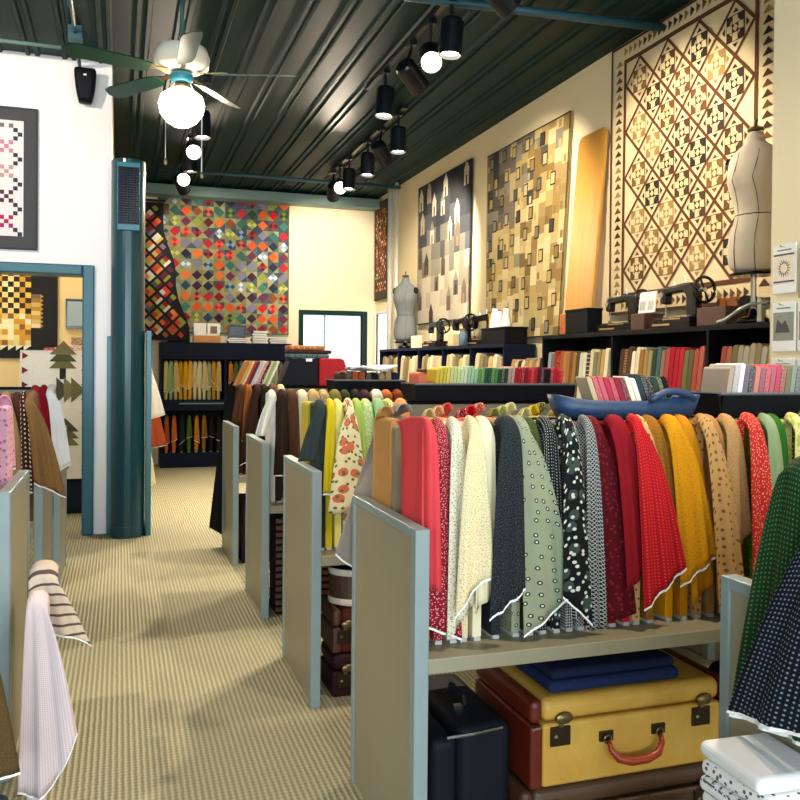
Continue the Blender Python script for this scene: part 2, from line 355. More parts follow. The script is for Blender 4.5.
# name, colour words, topL, topR, BLx, BLz, BRx, BRz, layer, material, extra
K=1.0746  # drape corners below baked from image pixels, rescaled about the camera by this factor
def k1(x): return x*K
def kz(z): return max(.70,(z-1.55)*K+1.55)
R1=[
('coral red',.815,.855,.815,.93,.872,.90,2,fab('#cc3e42'),dict(wrap=.2)),
('crimson with tiny white flowers',.845,.910,.839,.80,.942,.73,0,fab('#8c1020','print','#d8a8a4',140),{}),
('off-white flecked',.898,.948,.892,.76,.972,.86,0,fab('#d8cfb4','print','#8c8466',120),{}),
('cream speckled',.920,.992,.900,.84,1.016,.95,2,fab('#dccba0','print','#b09a68',150),dict(zmid=-.02)),
('plain ivory',.954,1.043,.966,.84,1.035,.90,1,fab('#dcd0ac','solid'),{}),
('charcoal pin-dotted',1.011,1.107,.998,.83,1.110,.91,2,fab('#1b1f22','print','#40494e',170),dict(selv=True)),
('sage green with black ringed dots',1.098,1.150,1.125,.73,1.287,.87,1,fab('#8c9276','spots','#141a12',30,'#c8d0b8'),{}),
('dark olive green',1.127,1.213,1.165,.97,1.252,.96,0,fab('#3c4a1e','print','#2a3614',100),{}),
('black pin-dotted',1.193,1.236,1.200,.85,1.267,.87,0,fab('#101214','dots','#a8a8a0',110),{}),
('black with grey leaves and white buds',1.226,1.294,1.243,.87,1.343,.78,1,fab('#0e1112','floral','#39433c',20,'#c8c8bc'),{}),
('black with fine white grid',1.280,1.328,1.302,.78,1.364,.80,0,fab('#15171a','grid','#b8b8b0',110),{}),
('grey houndstooth',1.308,1.377,1.330,.74,1.399,.75,2,fab('#1a1b1e','diag','#a8a8a4',85),{}),
('deep burgundy',1.301,1.419,1.385,.74,1.534,.78,1,fab('#5c0a16','print','#8a2026',50),dict(amp=.006)),
('dark red folded',1.419,1.490,1.474,.86,1.575,.97,2,fab('#840a18','solid'),{}),
('bright red pin-dotted',1.461,1.547,1.519,.81,1.664,.93,0,fab('#b40a18','dots','#cc4a44',100),dict(layer=3)),
('tan with brown sprigs',1.511,1.569,1.548,.82,1.649,.94,1,fab('#c9a066','print','#7a4a22',45),{}),
('ochre brown',1.562,1.620,1.620,.93,1.694,.92,0,fab('#94601a','print','#6e4410',110),{}),
('bright mustard',1.620,1.702,1.679,.86,1.816,.95,2,fab('#d08c0a','print','#b87808',90),dict(amp=.006)),
('mustard gold',1.687,1.748,1.734,.79,1.817,.86,1,fab('#bf7c0c','solid'),{}),
('tan with scattered brown dots',1.732,1.809,1.803,.77,1.912,.79,2,fab('#bc9058','spots','#6a3c1c',38,'#8a5a30'),{}),
('plain camel',1.786,1.855,1.834,.80,1.927,.82,0,fab('#a87844','solid'),{}),
('beige brown',1.832,1.918,1.855,.90,1.941,1.02,1,fab('#b48a58','print','#9a7044',120),{}),
('coral red with white sprigs',1.894,1.966,1.920,.79,2.031,.83,2,fab('#c42c22','print','#eaa08c',95),{}),
('lime green printed',1.958,2.014,1.974,.92,2.053,.98,0,fab('#6c9020','print','#9cb84a',60),{}),
('pale sage',1.998,2.062,2.019,1.05,2.092,1.05,1,fab('#8a9c72','solid'),{}),
('leaf green',2.058,2.103,2.070,.98,2.127,.97,0,fab('#2c6420','solid'),{}),
('pale lemon',2.087,2.161,2.095,.91,2.170,.91,1,fab('#d8cf88','floral','#a8b860',30,'#c8a850'),{}),
]
YB=2.56   # body centre for near side bolts in the first rack
def place(cs,lo,st):
    xs=[]; last=lo
    for c in cs: last=max(c,last+st); xs.append(last)
    return xs
def tops_of(xs,mx=.06):
    o=[]
    for i,x in enumerate(xs):
        l=(xs[i-1]+x)/2+.0012 if i else x-.03; r=(xs[i+1]+x)/2-.0012 if i+1<len(xs) else x+.03
        o.append((max(l,x-mx),min(r,x+mx)))
    return o
X1=place([k1(q[1]+q[2])/2 for q in R1],.868,.0315); T1=tops_of(X1); T1[0]=(.873,T1[0][1])
LR=layers([(t_[0],t_[1],k1(q[3]),k1(q[5]),kz(q[4]),kz(q[6]),q[7] if 'layer' not in q[9] else 3) for q,t_ in zip(R1,T1)])
SEL={1,3,5,6,9,14,17,22}
for i,(nm,a,b,cx,cz_,ex,ez,ly,mt,kw) in enumerate(R1):
    kw=dict(kw); kw.pop('layer',0); kw['selv']=i in SEL; X=X1[i]
    t=bolt(X,YB,SH+.001,mt,nm+' bolt, '+nth(i+1)+' from the aisle in the suitcase rack',GR1,w=.029,h=.682)
    tail(t,mt,(T1[i][0]-X,T1[i][1]-X),(k1(cx)-X,kz(cz_)-SH),(k1(ex)-X,kz(ez)-SH),.703,-.112,LR[i],ph=i*1.7,n=1.3+.5*(i%3),amp=kw.pop('amp',.0062),pw=.6,ydeep=.055,**kw)
for i in range(8):   # the same shelf runs on behind the green drapes
    hx=['#3f6a2a','#86984a','#2a5a50','#c8b870','#50708a','#24405a','#7a4a6a','#a8803c'][i]; mt=fab(hx,'print','#e8e0c0',70)
    X=2.40+i*.07
    t=bolt(X,YB,SH+.001,mt,['green','olive','teal','straw','dusty blue','navy','plum','ochre'][i]+' printed fabric bolt toward the pier end of the suitcase rack',GR1,w=.05,h=.682)
    tail(t,mt,(-.03,.03),(-.03,.2),(.05,.25),.715,-.112,i%3,ph=i)
# far side of the suitcase rack: only the rounded tops and the end bolts show
FS=[('camel','#b08048'),('taupe','#8c7a60'),('grey taupe','#8a8078')]
GF='bolts on the far side of the suitcase rack'
tops=['pale straw','peach','coral pink','rose red','scarlet','salmon','dusty olive','straw green','cream green','pale straw green','lemon yellow','olive brown','lime cream','soft lime','pear green','pale green','coral']
thx=['#c8b078','#d89a6a','#c85048','#b02030','#c01c24','#d07058','#8c8a48','#b0ac60','#c8c090','#c0b878','#d8b820','#8a8048','#b8b060','#98a048','#a8a850','#a8b478','#c84c40']
mt=fab('#b08048','solid'); t=bolt(.905,2.86,SH+.001,mt,'camel fabric bolt standing above the end panel of the suitcase rack',GF,w=.05,h=.682,d=.18,rz=PI)
tail(t,mt,(-.025,.03),(-.03,.25),(.03,.25),.72,-.095,0,ph=1)
mt=fab('#84745c','solid'); t=bolt(.893,2.725,SH+.001,mt,'narrow taupe fabric bolt wedged between the camel and coral bolts',GF,w=.03,h=.66,d=.04)
mt=fab('#8e857a','print','#7c7468',140); t=bolt(.97,2.83,SH+.001,mt,'grey taupe fabric bolt draped down past the aisle edge of the suitcase rack',GF,w=.05,h=.682,d=.2,rz=PI)
tail(t,mt,(-.03,.03),(.03,.10),(.20,.16),.725,-.235,1,n=1.5,ph=.6,ydeep=.2,zmid=.03)
for i,(nm,hx) in enumerate(zip(tops,thx)):
    mt=fab(hx,'print' if i%2 else 'solid','#e8e0c0',90); X=1.05+i*.0425
    t=bolt(X,2.82,SH+.001,mt,nm+' fabric bolt top peeking over the suitcase rack, '+nth(i+1)+' from the aisle',GF,w=.036,h=.682,d=.17,rz=PI)
    tail(t,mt,(-.02,.02),(-.04,.15),(.04,.2),.712+.006*(i%3),-.09,i%3,ph=i*2)
def row(specs,Y,where,group,yb=.23):
    XS=place([(q[1]+q[2])/2 for q in specs],-9,.034); TT=tops_of(XS,.04)
    LL=layers([(t_[0],t_[1],q[3],q[5],q[4],q[6],q[7]) for q,t_ in zip(specs,TT)])
    for i,(nm,a,b,cx,cz_,ex,ez,ly,mt,kw) in enumerate(specs):
        X=XS[i]; kw=dict(kw); a,b=TT[i]
        t=bolt(X,Y+yb,SH+.001,mt,nm+' fabric bolt '+where,group,w=.031,h=.682)
        kw.setdefault('pw',.6); kw.setdefault('selv',i%3==1 or ez<.88)
        tail(t,mt,(a-X,b-X),(cx-X,cz_-SH),(ex-X,ez-SH),.704,kw.pop('yf',-.112),LL[i],ydeep=kw.pop('yd',.055),ph=i*1.3,n=1.4,**kw)
rose=fab('#ddcfa4','floral','#c86a4c',16,'#5c6a34')
w2='in the rack behind the suitcase rack'  # first bolts of each row below: positions baked in from image pixels
row([('dark slate green',.885,.905,.775,1.10,.86,1.10,1,fab('#2a3434','solid'),{}),
 ('mustard yellow-green',.89,.952,.89,.95,.945,.95,2,fab('#c0ac18','solid'),dict(amp=.006)),
 ('pale yellow',.945,1.0,.94,.97,1.0,.97,0,fab('#d8cf70','solid'),{}),
 ('cream rose-print',1.0,1.03,.91,.86,1.09,.95,2,rose,dict(zmid=.03)),
 ('light spring green',1.03,1.08,1.02,1.10,1.10,1.10,1,fab('#98b050','solid'),{}),
 ('pale green print',1.08,1.14,1.07,1.05,1.16,1.05,0,fab('#a8bc78','print','#d8dcb0',60),{}),
 ('mint green',1.14,1.19,1.13,1.1,1.2,1.1,1,fab('#86a878','solid'),{}),
 ('straw floral',1.19,1.25,1.18,1.1,1.26,1.1,0,fab('#c8bc80','floral','#90a050',30),{}),
 ('peach',1.25,1.31,1.25,1.1,1.32,1.1,1,fab('#cc8a58','solid'),{})],3.73,w2,'bolts behind the suitcase rack')
t=bolt(.896,3.73+.42,SH+.001,fab('#a89a30','solid'),'olive yellow fabric bolt at the aisle end behind the mustard drape','bolts behind the suitcase rack',w=.05,h=.682,d=.16,rz=PI)
w3='in the third rack up the aisle'
row([('white',.89,.92,.79,1.10,.86,1.10,1,fab('#d8d4c8','solid'),{}),
 ('dark brown',.915,.98,.90,.86,1.0,.86,2,fab('#2e1c14','solid'),dict(amp=.006)),
 ('brown flecked',.985,1.06,.95,.90,1.07,.93,1,fab('#4c3020','print','#7a5438',120),{}),
 ('cream',1.06,1.12,1.05,1.0,1.12,1.0,0,fab('#d8cca4','solid'),{}),
 ('tan',1.13,1.19,1.12,1,1.2,1,1,fab('#b89868','solid'),{}),
 ('sand print',1.2,1.26,1.2,1,1.26,1,0,fab('#a89060','print','#d0c090',60),{}),
 ('olive',1.27,1.33,1.27,1,1.34,1,1,fab('#787038','solid'),{}),
 ('dark green',1.34,1.40,1.33,1,1.40,1,0,fab('#303820','solid'),{}),
 ('black brown',1.41,1.46,1.4,1,1.47,1,1,fab('#241a18','solid'),{}),
 ('plum brown',1.47,1.53,1.47,1,1.53,1,0,fab('#3c2424','solid'),{}),
 ('ivory',1.54,1.61,1.54,1,1.62,1,1,fab('#e0d8c0','solid'),{}),
 ('rust',1.62,1.68,1.62,1,1.69,1,0,fab('#a85c28','solid'),{}),
 ('russet',1.69,1.75,1.69,1,1.76,1,1,fab('#7c3818','solid'),{})],5.13,w3,'bolts in the third rack')
w4='in the fourth rack up the aisle'
row([('chestnut brown',.88,.915,.815,1.09,.89,1.09,2,fab('#4a2814','solid'),{}),
 ('rust brown',.915,.985,.90,.95,.98,.9,1,fab('#8a4c1c','solid'),{}),
 ('espresso brown',.99,1.04,.885,.76,.96,.80,2,fab('#2c1810','print','#46281a',80),dict(amp=.005)),
 ('near-black',1.05,1.10,1.04,1,1.1,1,0,fab('#18140f','solid'),{}),
 ('cocoa',1.11,1.17,1.1,1,1.17,1,1,fab('#5c3c26','solid'),{}),
 ('oatmeal',1.18,1.24,1.18,1,1.24,1,0,fab('#c0ac84','solid'),{})],6.53,w4,'bolts in the fourth rack')
mt=fab('#14110f','solid'); t=bolt(.93,6.53+.485,SH+.001,mt,'black fabric bolt whose tail hangs into the aisle past the fourth rack','bolts in the fourth rack',w=.05,h=.682,d=.2,rz=PI)
tail(t,mt,(-.03,.06),(.08,-.60),(.21,-.52),.72,-.255,1,ph=2,ydeep=.2,n=2)
# left racks
wl='in the rack ending at the brown drape'
def rowl(specs,Y,where,group,yb=.23):
    row(specs,Y,where,group,yb)
rowl([('mauve pink',-.66,-.61,-.68,.95,-.6,.95,0,fab('#c88a98','solid'),{}),
 ('tan brown',-.60,-.54,-.6,.9,-.47,.92,1,fab('#a07a54','solid'),{}),
 ('dark maroon brown',-.54,-.50,-.53,.85,-.44,.85,0,fab('#4a2620','solid'),{}),
 ('brown with cream dots',-.50,-.465,-.49,.86,-.435,.86,1,fab('#3c2018','dots','#e0d4c0',45),{}),
 ('olive brown draped',-.455,-.44,-.415,.93,-.262,.85,3,fab('#7a5a34','print','#6a4c2a',90),dict(yf=-.25,yd=.2,amp=.012,pw=.6))],4.8,wl,'bolts in the rack ending at the brown drape')
rowl([('rose red',-.58,-.53,-.58,1,-.5,1,0,fab('#a82838','solid'),{}),
 ('plain red',-.515,-.475,-.50,1.0,-.435,1.0,1,fab('#8c0f22','solid'),{}),
 ('white draped',-.46,-.44,-.42,.80,-.312,.86,2,fab('#dcdce2','solid'),dict(yf=-.25,yd=.2,pw=.5))],6.2,'in the rack closest to the teal doorway','bolts by the teal doorway')
rowl([('pale blush',-.66,-.6,-.66,.95,-.57,.95,1,fab('#d8b0b4','solid'),{}),
 ('dusty pink',-.58,-.53,-.58,.95,-.5,.95,0,fab('#c48a94','solid'),{}),
 ('rosy taupe',-.51,-.47,-.51,.95,-.45,.95,1,fab('#8a6860','solid'),{})],3.4,'in the rack with the pink dotted bolt','bolts with the pink dots')
mt=fab('#e2a8bc','spots','#9c6080',32,'#b87898'); t=bolt(-.46,3.4+.485,SH+.001,mt,'pink fabric bolt with mauve dots draped beside the aisle','bolts with the pink dots',w=.05,h=.682,d=.2,rz=PI)
tail(t,mt,(-.02,.03),(-.03,.405),(.06,.40),.72,-.112,1,ph=1)
# bolts leaning against the end panel of the pink rack
def leaner(x,y,h,rz,mat,label,top,bl,br,n=2,amp=.01,lean=0,selvm='selvage',layer=2,w=.05,d=.16,zmid=0,selv=True,pw=.85):
    t=bolt(x,y,0,mat,label,'bolts standing on the carpet by the pink rack',h=h,w=w,d=d,rz=rz,lean=lean)
    tail(t,mat,top,bl,br,h+.045,-d/2-.01,layer,n=n,amp=amp,selvm=selvm,zmid=zmid,selv=selv,ph=1.1,pw=pw); return t
leaner(-.27,3.26,.70,.0,fab('#d6c6c6','check','#b8a4a6',170),'pale pink checked cloth bolt standing on carpet against the end panel',(-.03,.04),(-.05,.10),(.135,.27),2.2,.013,zmid=.10,w=.06,pw=.75)
leaner(-.27,3.56,.74,.0,fab('#cbb8a4','stripe','#5c4a44',26),'beige cloth bolt with dark stripes behind the pale pink bolt',(-.05,.05),(-.04,.50),(.17,.47),1.5,.01,w=.05,zmid=-.04)
leaner(-.42,3.02,.70,.0,fab('#4e3c20','print','#5c4828',120),'dark olive brown cloth bolt with a white hem standing before the pink bolt',(-.05,.05),(-.1,.26),(.13,.27),1.4,.012,w=.06,layer=3)
t=thing('cloth_bundle','navy cloth bundle on the carpet in front of the dark olive bolt','cloth bundle',(-.40,2.84,0)); slab(.16,.05,.21,0,.03).build('folded_cloth',fab('#1c2434'),t)
# drapes over the end of the nearest rack
mt=fab('#163818','dots','#587850',105); t=bolt(1.50,1.40,SH+.001,mt,'dark green pin-dotted fabric bolt draped over the rack end by the white stack','bolts over the near rack end',w=.05,h=.682,d=.2,rz=-PI/2)
tail(t,mt,(-.03,.04),(-.155,.10),(.05,.12),.72,-.19,0,n=2,amp=.007,ph=.4,ydeep=.19,pw=.7)
mt=fab('#0a121c','dots','#7c8ca0',100); t=bolt(1.50,1.16,SH+.001,mt,'navy pin-dotted fabric bolt draped in front of the green dotted one','bolts over the near rack end',w=.05,h=.62,d=.18,rz=-PI/2)
tail(t,mt,(-.08,.08),(-.36,.125),(.1,.20),.69,-.215,1,n=2.5,amp=.009,ph=2,ydeep=.2,zmid=-.0,pw=.75)
# ------------------------------------------------------------------ quilts
def quilt_mat():
    q=N('quilted_cotton'); b=q.b; b.inputs['Roughness'].default_value=.9
    at=q.n('ShaderNodeAttribute'); at.attribute_name='Col'; tc=q.n('ShaderNodeTexCoord')
    no=q.n('ShaderNodeTexNoise'); no.inputs['Scale'].default_value=90; no.inputs['Detail'].default_value=3; q.l(tc.outputs['Object'],no.inputs['Vector'])
    x=q.n('ShaderNodeMix',data_type='RGBA',blend_type='MULTIPLY'); x.inputs[0].default_value=.25
    q.l(at.outputs['Color'],x.inputs[6]); q.l(no.outputs['Fac'],x.inputs[7]); q.l(x.outputs[2],b.inputs['Base Color'])
    q.bump(no.outputs['Fac'],.002,.5); return q.m
QM=quilt_mat()
class Quilt:
    """flat patchwork drawn in metres (u across, v up); fn maps (u,v,out) into the room"""
    def __init__(s,w,h,base,fn,nu=14,nv=14,th=.012):
        s.w,s.h,s.fn=w,h,fn; s.V=[];s.F=[];s.C=[]; c=lin(base)
        for out in (0,-th):
            k=len(s.V); s.V+=[fn(w*i/nu,h*j/nv,out) for j in range(nv+1) for i in range(nu+1)]
            s.F+=[(k+j*(nu+1)+i,k+j*(nu+1)+i+1,k+(j+1)*(nu+1)+i+1,k+(j+1)*(nu+1)+i) for j in range(nv) for i in range(nu)]
        m=(nu+1)*(nv+1); e=[i for i in range(nu+1)]+[j*(nu+1)+nu for j in range(1,nv+1)]+[nv*(nu+1)+i for i in range(nu-1,-1,-1)]+[j*(nu+1) for j in range(nv-1,0,-1)]
        s.F+=[(e[i],e[(i+1)%len(e)],e[(i+1)%len(e)]+m,e[i]+m) for i in range(len(e))]
        s.C=[c]*len(s.F)
    def poly(s,pts,col,L=1):
        k=len(s.V); s.V+=[s.fn(a,b,.0022*L) for a,b in pts]; s.F.append(tuple(range(k,k+len(pts)))); s.C.append(lin(col) if isinstance(col,str) else col)
    def rect(s,a,b,c,d,col,L=1): s.poly([(a,b),(c,b),(c,d),(a,d)],col,L)
    def line(s,a,b,c,d,w,col,L=1):
        dx,dy=c-a,d-b; n=math.hypot(dx,dy); x,y=-dy/n*w/2,dx/n*w/2
        s.poly([(a+x,b+y),(c+x,d+y),(c-x,d-y),(a-x,b-y)],col,L)
    def frame(s,w,col,L=4):
        W_,H_=s.w,s.h
        n=10
        for i in range(n):
            s.rect(0,H_*i/n,w,H_*(i+1)/n,col,L); s.rect(W_-w,H_*i/n,W_,H_*(i+1)/n,col,L)
            s.rect(W_*i/n,0,W_*(i+1)/n,w,col,L); s.rect(W_*i/n,H_-w,W_*(i+1)/n,H_,col,L)
    def mesh(s,name,parent,loc):
        me=bpy.data.meshes.new(name); L=Vector(loc); me.from_pydata([tuple(Vector(v)-L) for v in s.V],[],s.F); me.materials.append(QM)
        ca=me.color_attributes.new('Col','FLOAT_COLOR','CORNER')
        for p,c in zip(me.polygons,s.C):
            for li in p.loop_indices: ca.data[li].color=c
        o=bpy.data.objects.new(name,me); COL.objects.link(o)
        if parent: o.parent=parent
        else: o.location=loc
        return o
    def binding(s,w,col,parent,loc,name='binding'):
        q=Quilt.__new__(Quilt); q.w,q.h,q.fn=s.w,s.h,s.fn; q.V=[];q.F=[];q.C=[]; q.frame(w,col,5); 
        return q.mesh(name,parent,loc)
def clip(pts,u0,u1,v0,v1):
    for ax,lim,sg in ((0,u0,1),(0,u1,-1),(1,v0,1),(1,v1,-1)):
        out=[]
        for i in range(len(pts)):
            a,b=pts[i-1],pts[i]; da,db=sg*(a[ax]-lim),sg*(b[ax]-lim)
            if (da>=0)!=(db>=0): t=da/(da-db); out.append((a[0]+(b[0]-a[0])*t,a[1]+(b[1]-a[1])*t))
            if db>=0: out.append(b)
        pts=out
        if not pts: break
    return pts
def on_right(y0,z0,w=0,h=1,skew=0,ripple=.004):
    def fn(a,b,out):
        return (W-.028-out-ripple*(1+sin(a*5+b*1.3)),y0-a-skew*(1-b/h)*(a/w if w else 0)*-1,z0+b)
    return fn
def on_front(x0,z0,y,ripple=.004):
    return lambda a,b,out:(x0+a,y-out-ripple*(1+sin(a*5+b)),z0+b)
def hang(name,label,Q,loc,bw,bcol,group=None):
    t=Q.mesh(name,None,loc); tag(t,label,'quilt',group); Q.binding(bw,bcol,t,loc); return t
rq=random.Random(21)
# big cream and brown quilt of triangles
w,h=1.93,2.23; Q=Quilt(w,h,'#e6d4a8',on_right(6.30,1.98,w,h)); br='#5c3414'; dk=['#3a2416','#6a441e','#8c6a34','#a08048','#2a1a12','#7a5a2a','#4c3018']
u0,u1,v0,v1=.21,1.70,.17,2.06
for a in (.145,):
    pass
for (a,b,c,d) in ((u0-.035,v0-.035,u0,v1+.035),(u1,v0-.035,u1+.035,v1+.035)):
    for k in range(8): Q.rect(a,lerp(b,d,k/8),c,lerp(b,d,(k+1)/8),br,2)
for (b,d) in ((v0-.035,v0),(v1,v1+.035)):
    for k in range(8): Q.rect(lerp(u0,u1,k/8),b,lerp(u0,u1,(k+1)/8),d,br,2)
cu,cv=(u1-u0)/4,(v1-v0)/5
bw=.023
for k in range(-5,10):
    for sg in (1,-1):
        N_=24
        a0=u0+cu*k+(cu/2)
        for m in range(N_):
            va,vb=lerp(v0,v1,m/N_),lerp(v0,v1,(m+1)/N_)
            ua=a0+sg*(va-v0)/cv*cu; ub=a0+sg*(vb-v0)/cv*cu
            if sg<0: ua+=0; ub+=0
            hw=bw*.75
            p=clip([(ua-hw,va),(ua+hw,va),(ub+hw,vb),(ub-hw,vb)],u0,u1,v0,v1)
            if len(p)>2: Q.poly(p,br if m%5 else '#6a3e18',2 if sg>0 else 3)
def block(cx,cy,col,s):
    sx,sy=s*cu,s*cv; q=.26
    x0,x1,y0,y1=cx-sx*q,cx+sx*q,cy-sy*q,cy+sy*q
    Q.rect(x0,y0,x1,y1,col,2)
    cr='#e2cd9c'
    for i in (-1,0,1):
        for j in (-1,0,1):
            px,py=cx+i*sx*.165,cy+j*sy*.165; a,b=sx*.075,sy*.075
            if i and j: continue
            if i==0 and j==0: Q.poly([(px-a,py),(px,py-b),(px+a,py),(px,py+b)],cr,3)
            else: Q.poly([(px-a,py-b*1.1*(abs(j)*.5+.6)),(px+a,py-b),(px+a*.8,py+b),(px-a,py+b)],cr,3)
    for i,j in ((-1,-1),(1,-1),(-1,1),(1,1)): Q.poly([(cx+i*sx*.09,cy+j*sy*.09),(cx+i*sx*.16,cy+j*sy*.08),(cx+i*sx*.08,cy+j*sy*.16)],cr,4)
    for dx,dy in ((0,1),(0,-1),(1,0),(-1,0)):
        tx,ty=cx+dx*sx*.30,cy+dy*sy*.30; e=.085
        Q.poly([(tx+dx*sx*e,ty+dy*sy*e),(tx+dy*sx*e-0*dx,ty-dx*sy*e),(tx-dy*sx*e,ty+dx*sy*e)],col,2)
for i in range(4):
    for j in range(5): block(u0+cu*(i+.5),v0+cv*(j+.5),rq.choice(dk),.92)
for i in range(1,4):
    for j in range(1,5): block(u0+cu*i,v0+cv*j,rq.choice(dk),.92)
for k in range(30):  # flying geese border
    v=.09+k*(h-.2)/30; s=(h-.2)/30
    for a in (.05,w-.17): Q.poly([(a+.01,v+.008),(a+.11,v+.008),(a+.06,v+s*.85)],rq.choice(dk),2)
for k in range(24):
    a=.17+k*(w-.34)/24; s=(w-.34)/24
    for b in (.025,h-.115): Q.poly([(a+.006,b+.008),(a+.006,b+.085),(a+s*.85,b+.047)],rq.choice(dk),2)
hang('wall_quilt','large cream quilt of brown triangle blocks in a diagonal lattice on right wall',Q,(W-.03,5.3,1.98),.022,'#4a2c14')
# tan patch quilt with outlined rectangles
w,h=1.86,2.08; Q=Quilt(w,h,'#b09a5c',on_right(8.85,1.83,w,h,.18)); tans=['#c8b47c','#b59c5e','#9a8048','#d8c898','#8a7038','#b8a878','#a48c58','#d0bc84','#75602c','#c0a868']; greys=['#55504a','#6a655a','#8a8472','#3c3a36','#77705c']
nc,nr=13,17
for i in range(nc):
    v=0; 
    while v<h-.001:
        e=min(h,v+rq.uniform(.09,.2)); 
        if h-e<.05: e=h
        dkness=(v/h)*1.1-(i/nc)*.9
        col=rq.choice(greys) if rq.random()<dkness*.9 else rq.choice(tans)
        Q.rect(i*w/nc,v,(i+1)*w/nc,e,col,1)
        if rq.random()<.35: a=i*w/nc+rq.uniform(0,.5)*w/nc; Q.rect(a,v+.01,a+.05,min(e,v+.08),rq.choice(tans),2)
        v=e
k=0
for j in range(9):
    for i in range(6):
        if rq.random()<.8:
            a=(i+.2+.35*(j%2)+rq.uniform(-.1,.1))*w/6.3; b=(j+.25+rq.uniform(-.12,.12))*h/9; a=min(a,w-.12)
            Q.rect(a,b,a+.1,b+.13,'#1a1512',3); Q.rect(a+.014,b+.014,a+.086,b+.116,rq.choice(tans if rq.random()<.75 else greys),4)
hang('wall_quilt','tan and brown patch quilt with small black outlined rectangles beside the leaning board',Q,(W-.03,7.9,1.83),.014,'#17130f')
# house quilt
w,h=1.88,1.9; Q=Quilt(w,h,'#3a3d42',on_right(11.2,2.1,w,h,.06)); nc,nr=11,9
for i in range(nc):
    for j in range(nr):
        t=(j+.5)/nr*1.2-.15+rq.uniform(-.18,.18)+ (.08 if i>6 else 0)
        pal=['#c9c1ad','#b5ad98','#a7a18c','#8e8a78','#77766c','#4e5256','#3b4046','#2b2f36','#23262e']
        Q.rect(i*w/nc,j*h/nr,(i+1)*w/nc,(j+1)*h/nr,pal[max(0,min(8,int(t*9)))],1)
hs=[(.12,1.66,1),(.42,1.72,1),(1.05,1.70,1),(1.72,1.72,1),(.62,1.52,1),(.95,1.48,1),(.18,1.33,1),(.55,1.16,1),(1.45,1.30,1),(1.22,1.12,1),(1.48,1.02,0),(.1,.86,0),(.35,.76,0),(.98,.70,0),(.74,.52,0),(.1,.30,0),(1.45,.42,0),(1.2,.24,0),(1.72,.30,0),(.55,.06,0)]
for a,b,l in hs:
    c=rq.choice(['#d8d0bc','#c4b8a4','#b8ab98']) if l else rq.choice(['#3a3634','#57504a','#6a6058','#4a3a38'])
    Q.rect(a-.075,b-.1,a+.075,b+.08,c,3); Q.poly([(a-.085,b+.08),(a+.085,b+.08),(a,b+.21)],c if rq.random()<.6 else '#8a8478',3)
    Q.rect(a-.02,b-.1,a+.025,b+.02,rq.choice(['#8a4a30','#6a3424','#3a2420','#a87850']),4)
hang('wall_quilt','grey and white quilt of small houses on the right wall above sewing machines',Q,(W-.03,10.2,2.1),.016,'#1a1c22')
# small dark quilt in the corner
w,h=.72,1.56; Q=Quilt(w,h,'#3a3328',on_right(13.36,2.58,w,h)); 
for i in range(11):
    for j in range(26):
        if (i+j)%2==0 or rq.random()<.3: Q.rect(.09+i*.049,.14+j*.05,.09+(i+.9)*.049,.14+(j+.8)*.05,rq.choice(['#b4542a','#d08a4a','#7a2e1c','#e0c8a0','#4a2018','#c06a34']),2)
hang('wall_quilt','small dark quilt with orange checks by the white vertical pipes',Q,(W-.03,13.0,2.58),.02,'#2a2620')
# colourful diamond quilt on the back wall
w,h=2.01,2.12; Q=Quilt(w,h,'#6c7050',on_front(.53,2.0,BY-.02)); nc,nr=12,13; cw,ch=w/nc,h/nr
olive=['#8e8c5c','#9a9668','#84865c','#a09c72','#7c7e58']; blue=['#46565e','#3c4c5a','#55666c','#4c5c5c','#38465a']
for i in range(nc*2):
    for j in range(nr*2):
        t=(i/(nc*2))*.75+(j/(nr*2))*.75-.45
        Q.rect(i*cw/2,j*ch/2,(i+1)*cw/2,(j+1)*ch/2,rq.choice(blue if rq.random()<t*1.1 else olive),1)
J=['#c2181c','#e0581a','#1f4468','#3c1838','#8a1420','#8c9a34','#2f6a62','#8a4a20','#7c7a9a','#274a1e','#20243a','#5a1018','#88a0b8','#b81c34','#e87030','#6a2a4a','#3e7a6a']
Lc={'#8c9a34':'#c0c878','#88a0b8':'#d8e2ea','#274a1e':'#7c8c3c','#1f4468':'#7ca0c0','#c2181c':'#e06050','#5a1018':'#983038','#8a1420':'#d06848'}
for i in range(nc):
    for j in range(nr):
        cx,cy=(i+.5)*cw,(j+.5)*ch; a,b=cw*.47,ch*.47; c=J[(i*5+j*7+int(rq.random()*17))%17]
        if c in Lc and rq.random()<.75:
            k=rq.random()<.5; c1,c2=(c,Lc[c]) if k else (Lc[c],c)
            for (dx,dy,cc) in ((.5,0,c1),(-.5,0,c1),(0,.5,c2),(0,-.5,c2)):
                px,py=cx+dx*a,cy+dy*b; Q.poly([(px-a/2,py),(px,py-b/2),(px+a/2,py),(px,py+b/2)],cc,2)
        else: Q.poly([(cx-a,cy),(cx,cy-b),(cx+a,cy),(cx,cy+b)],c,2)
hang('wall_quilt','olive and blue quilt of many coloured diamonds on back wall',Q,(1.5,BY-.02,2.0),.015,'#5a5c40')
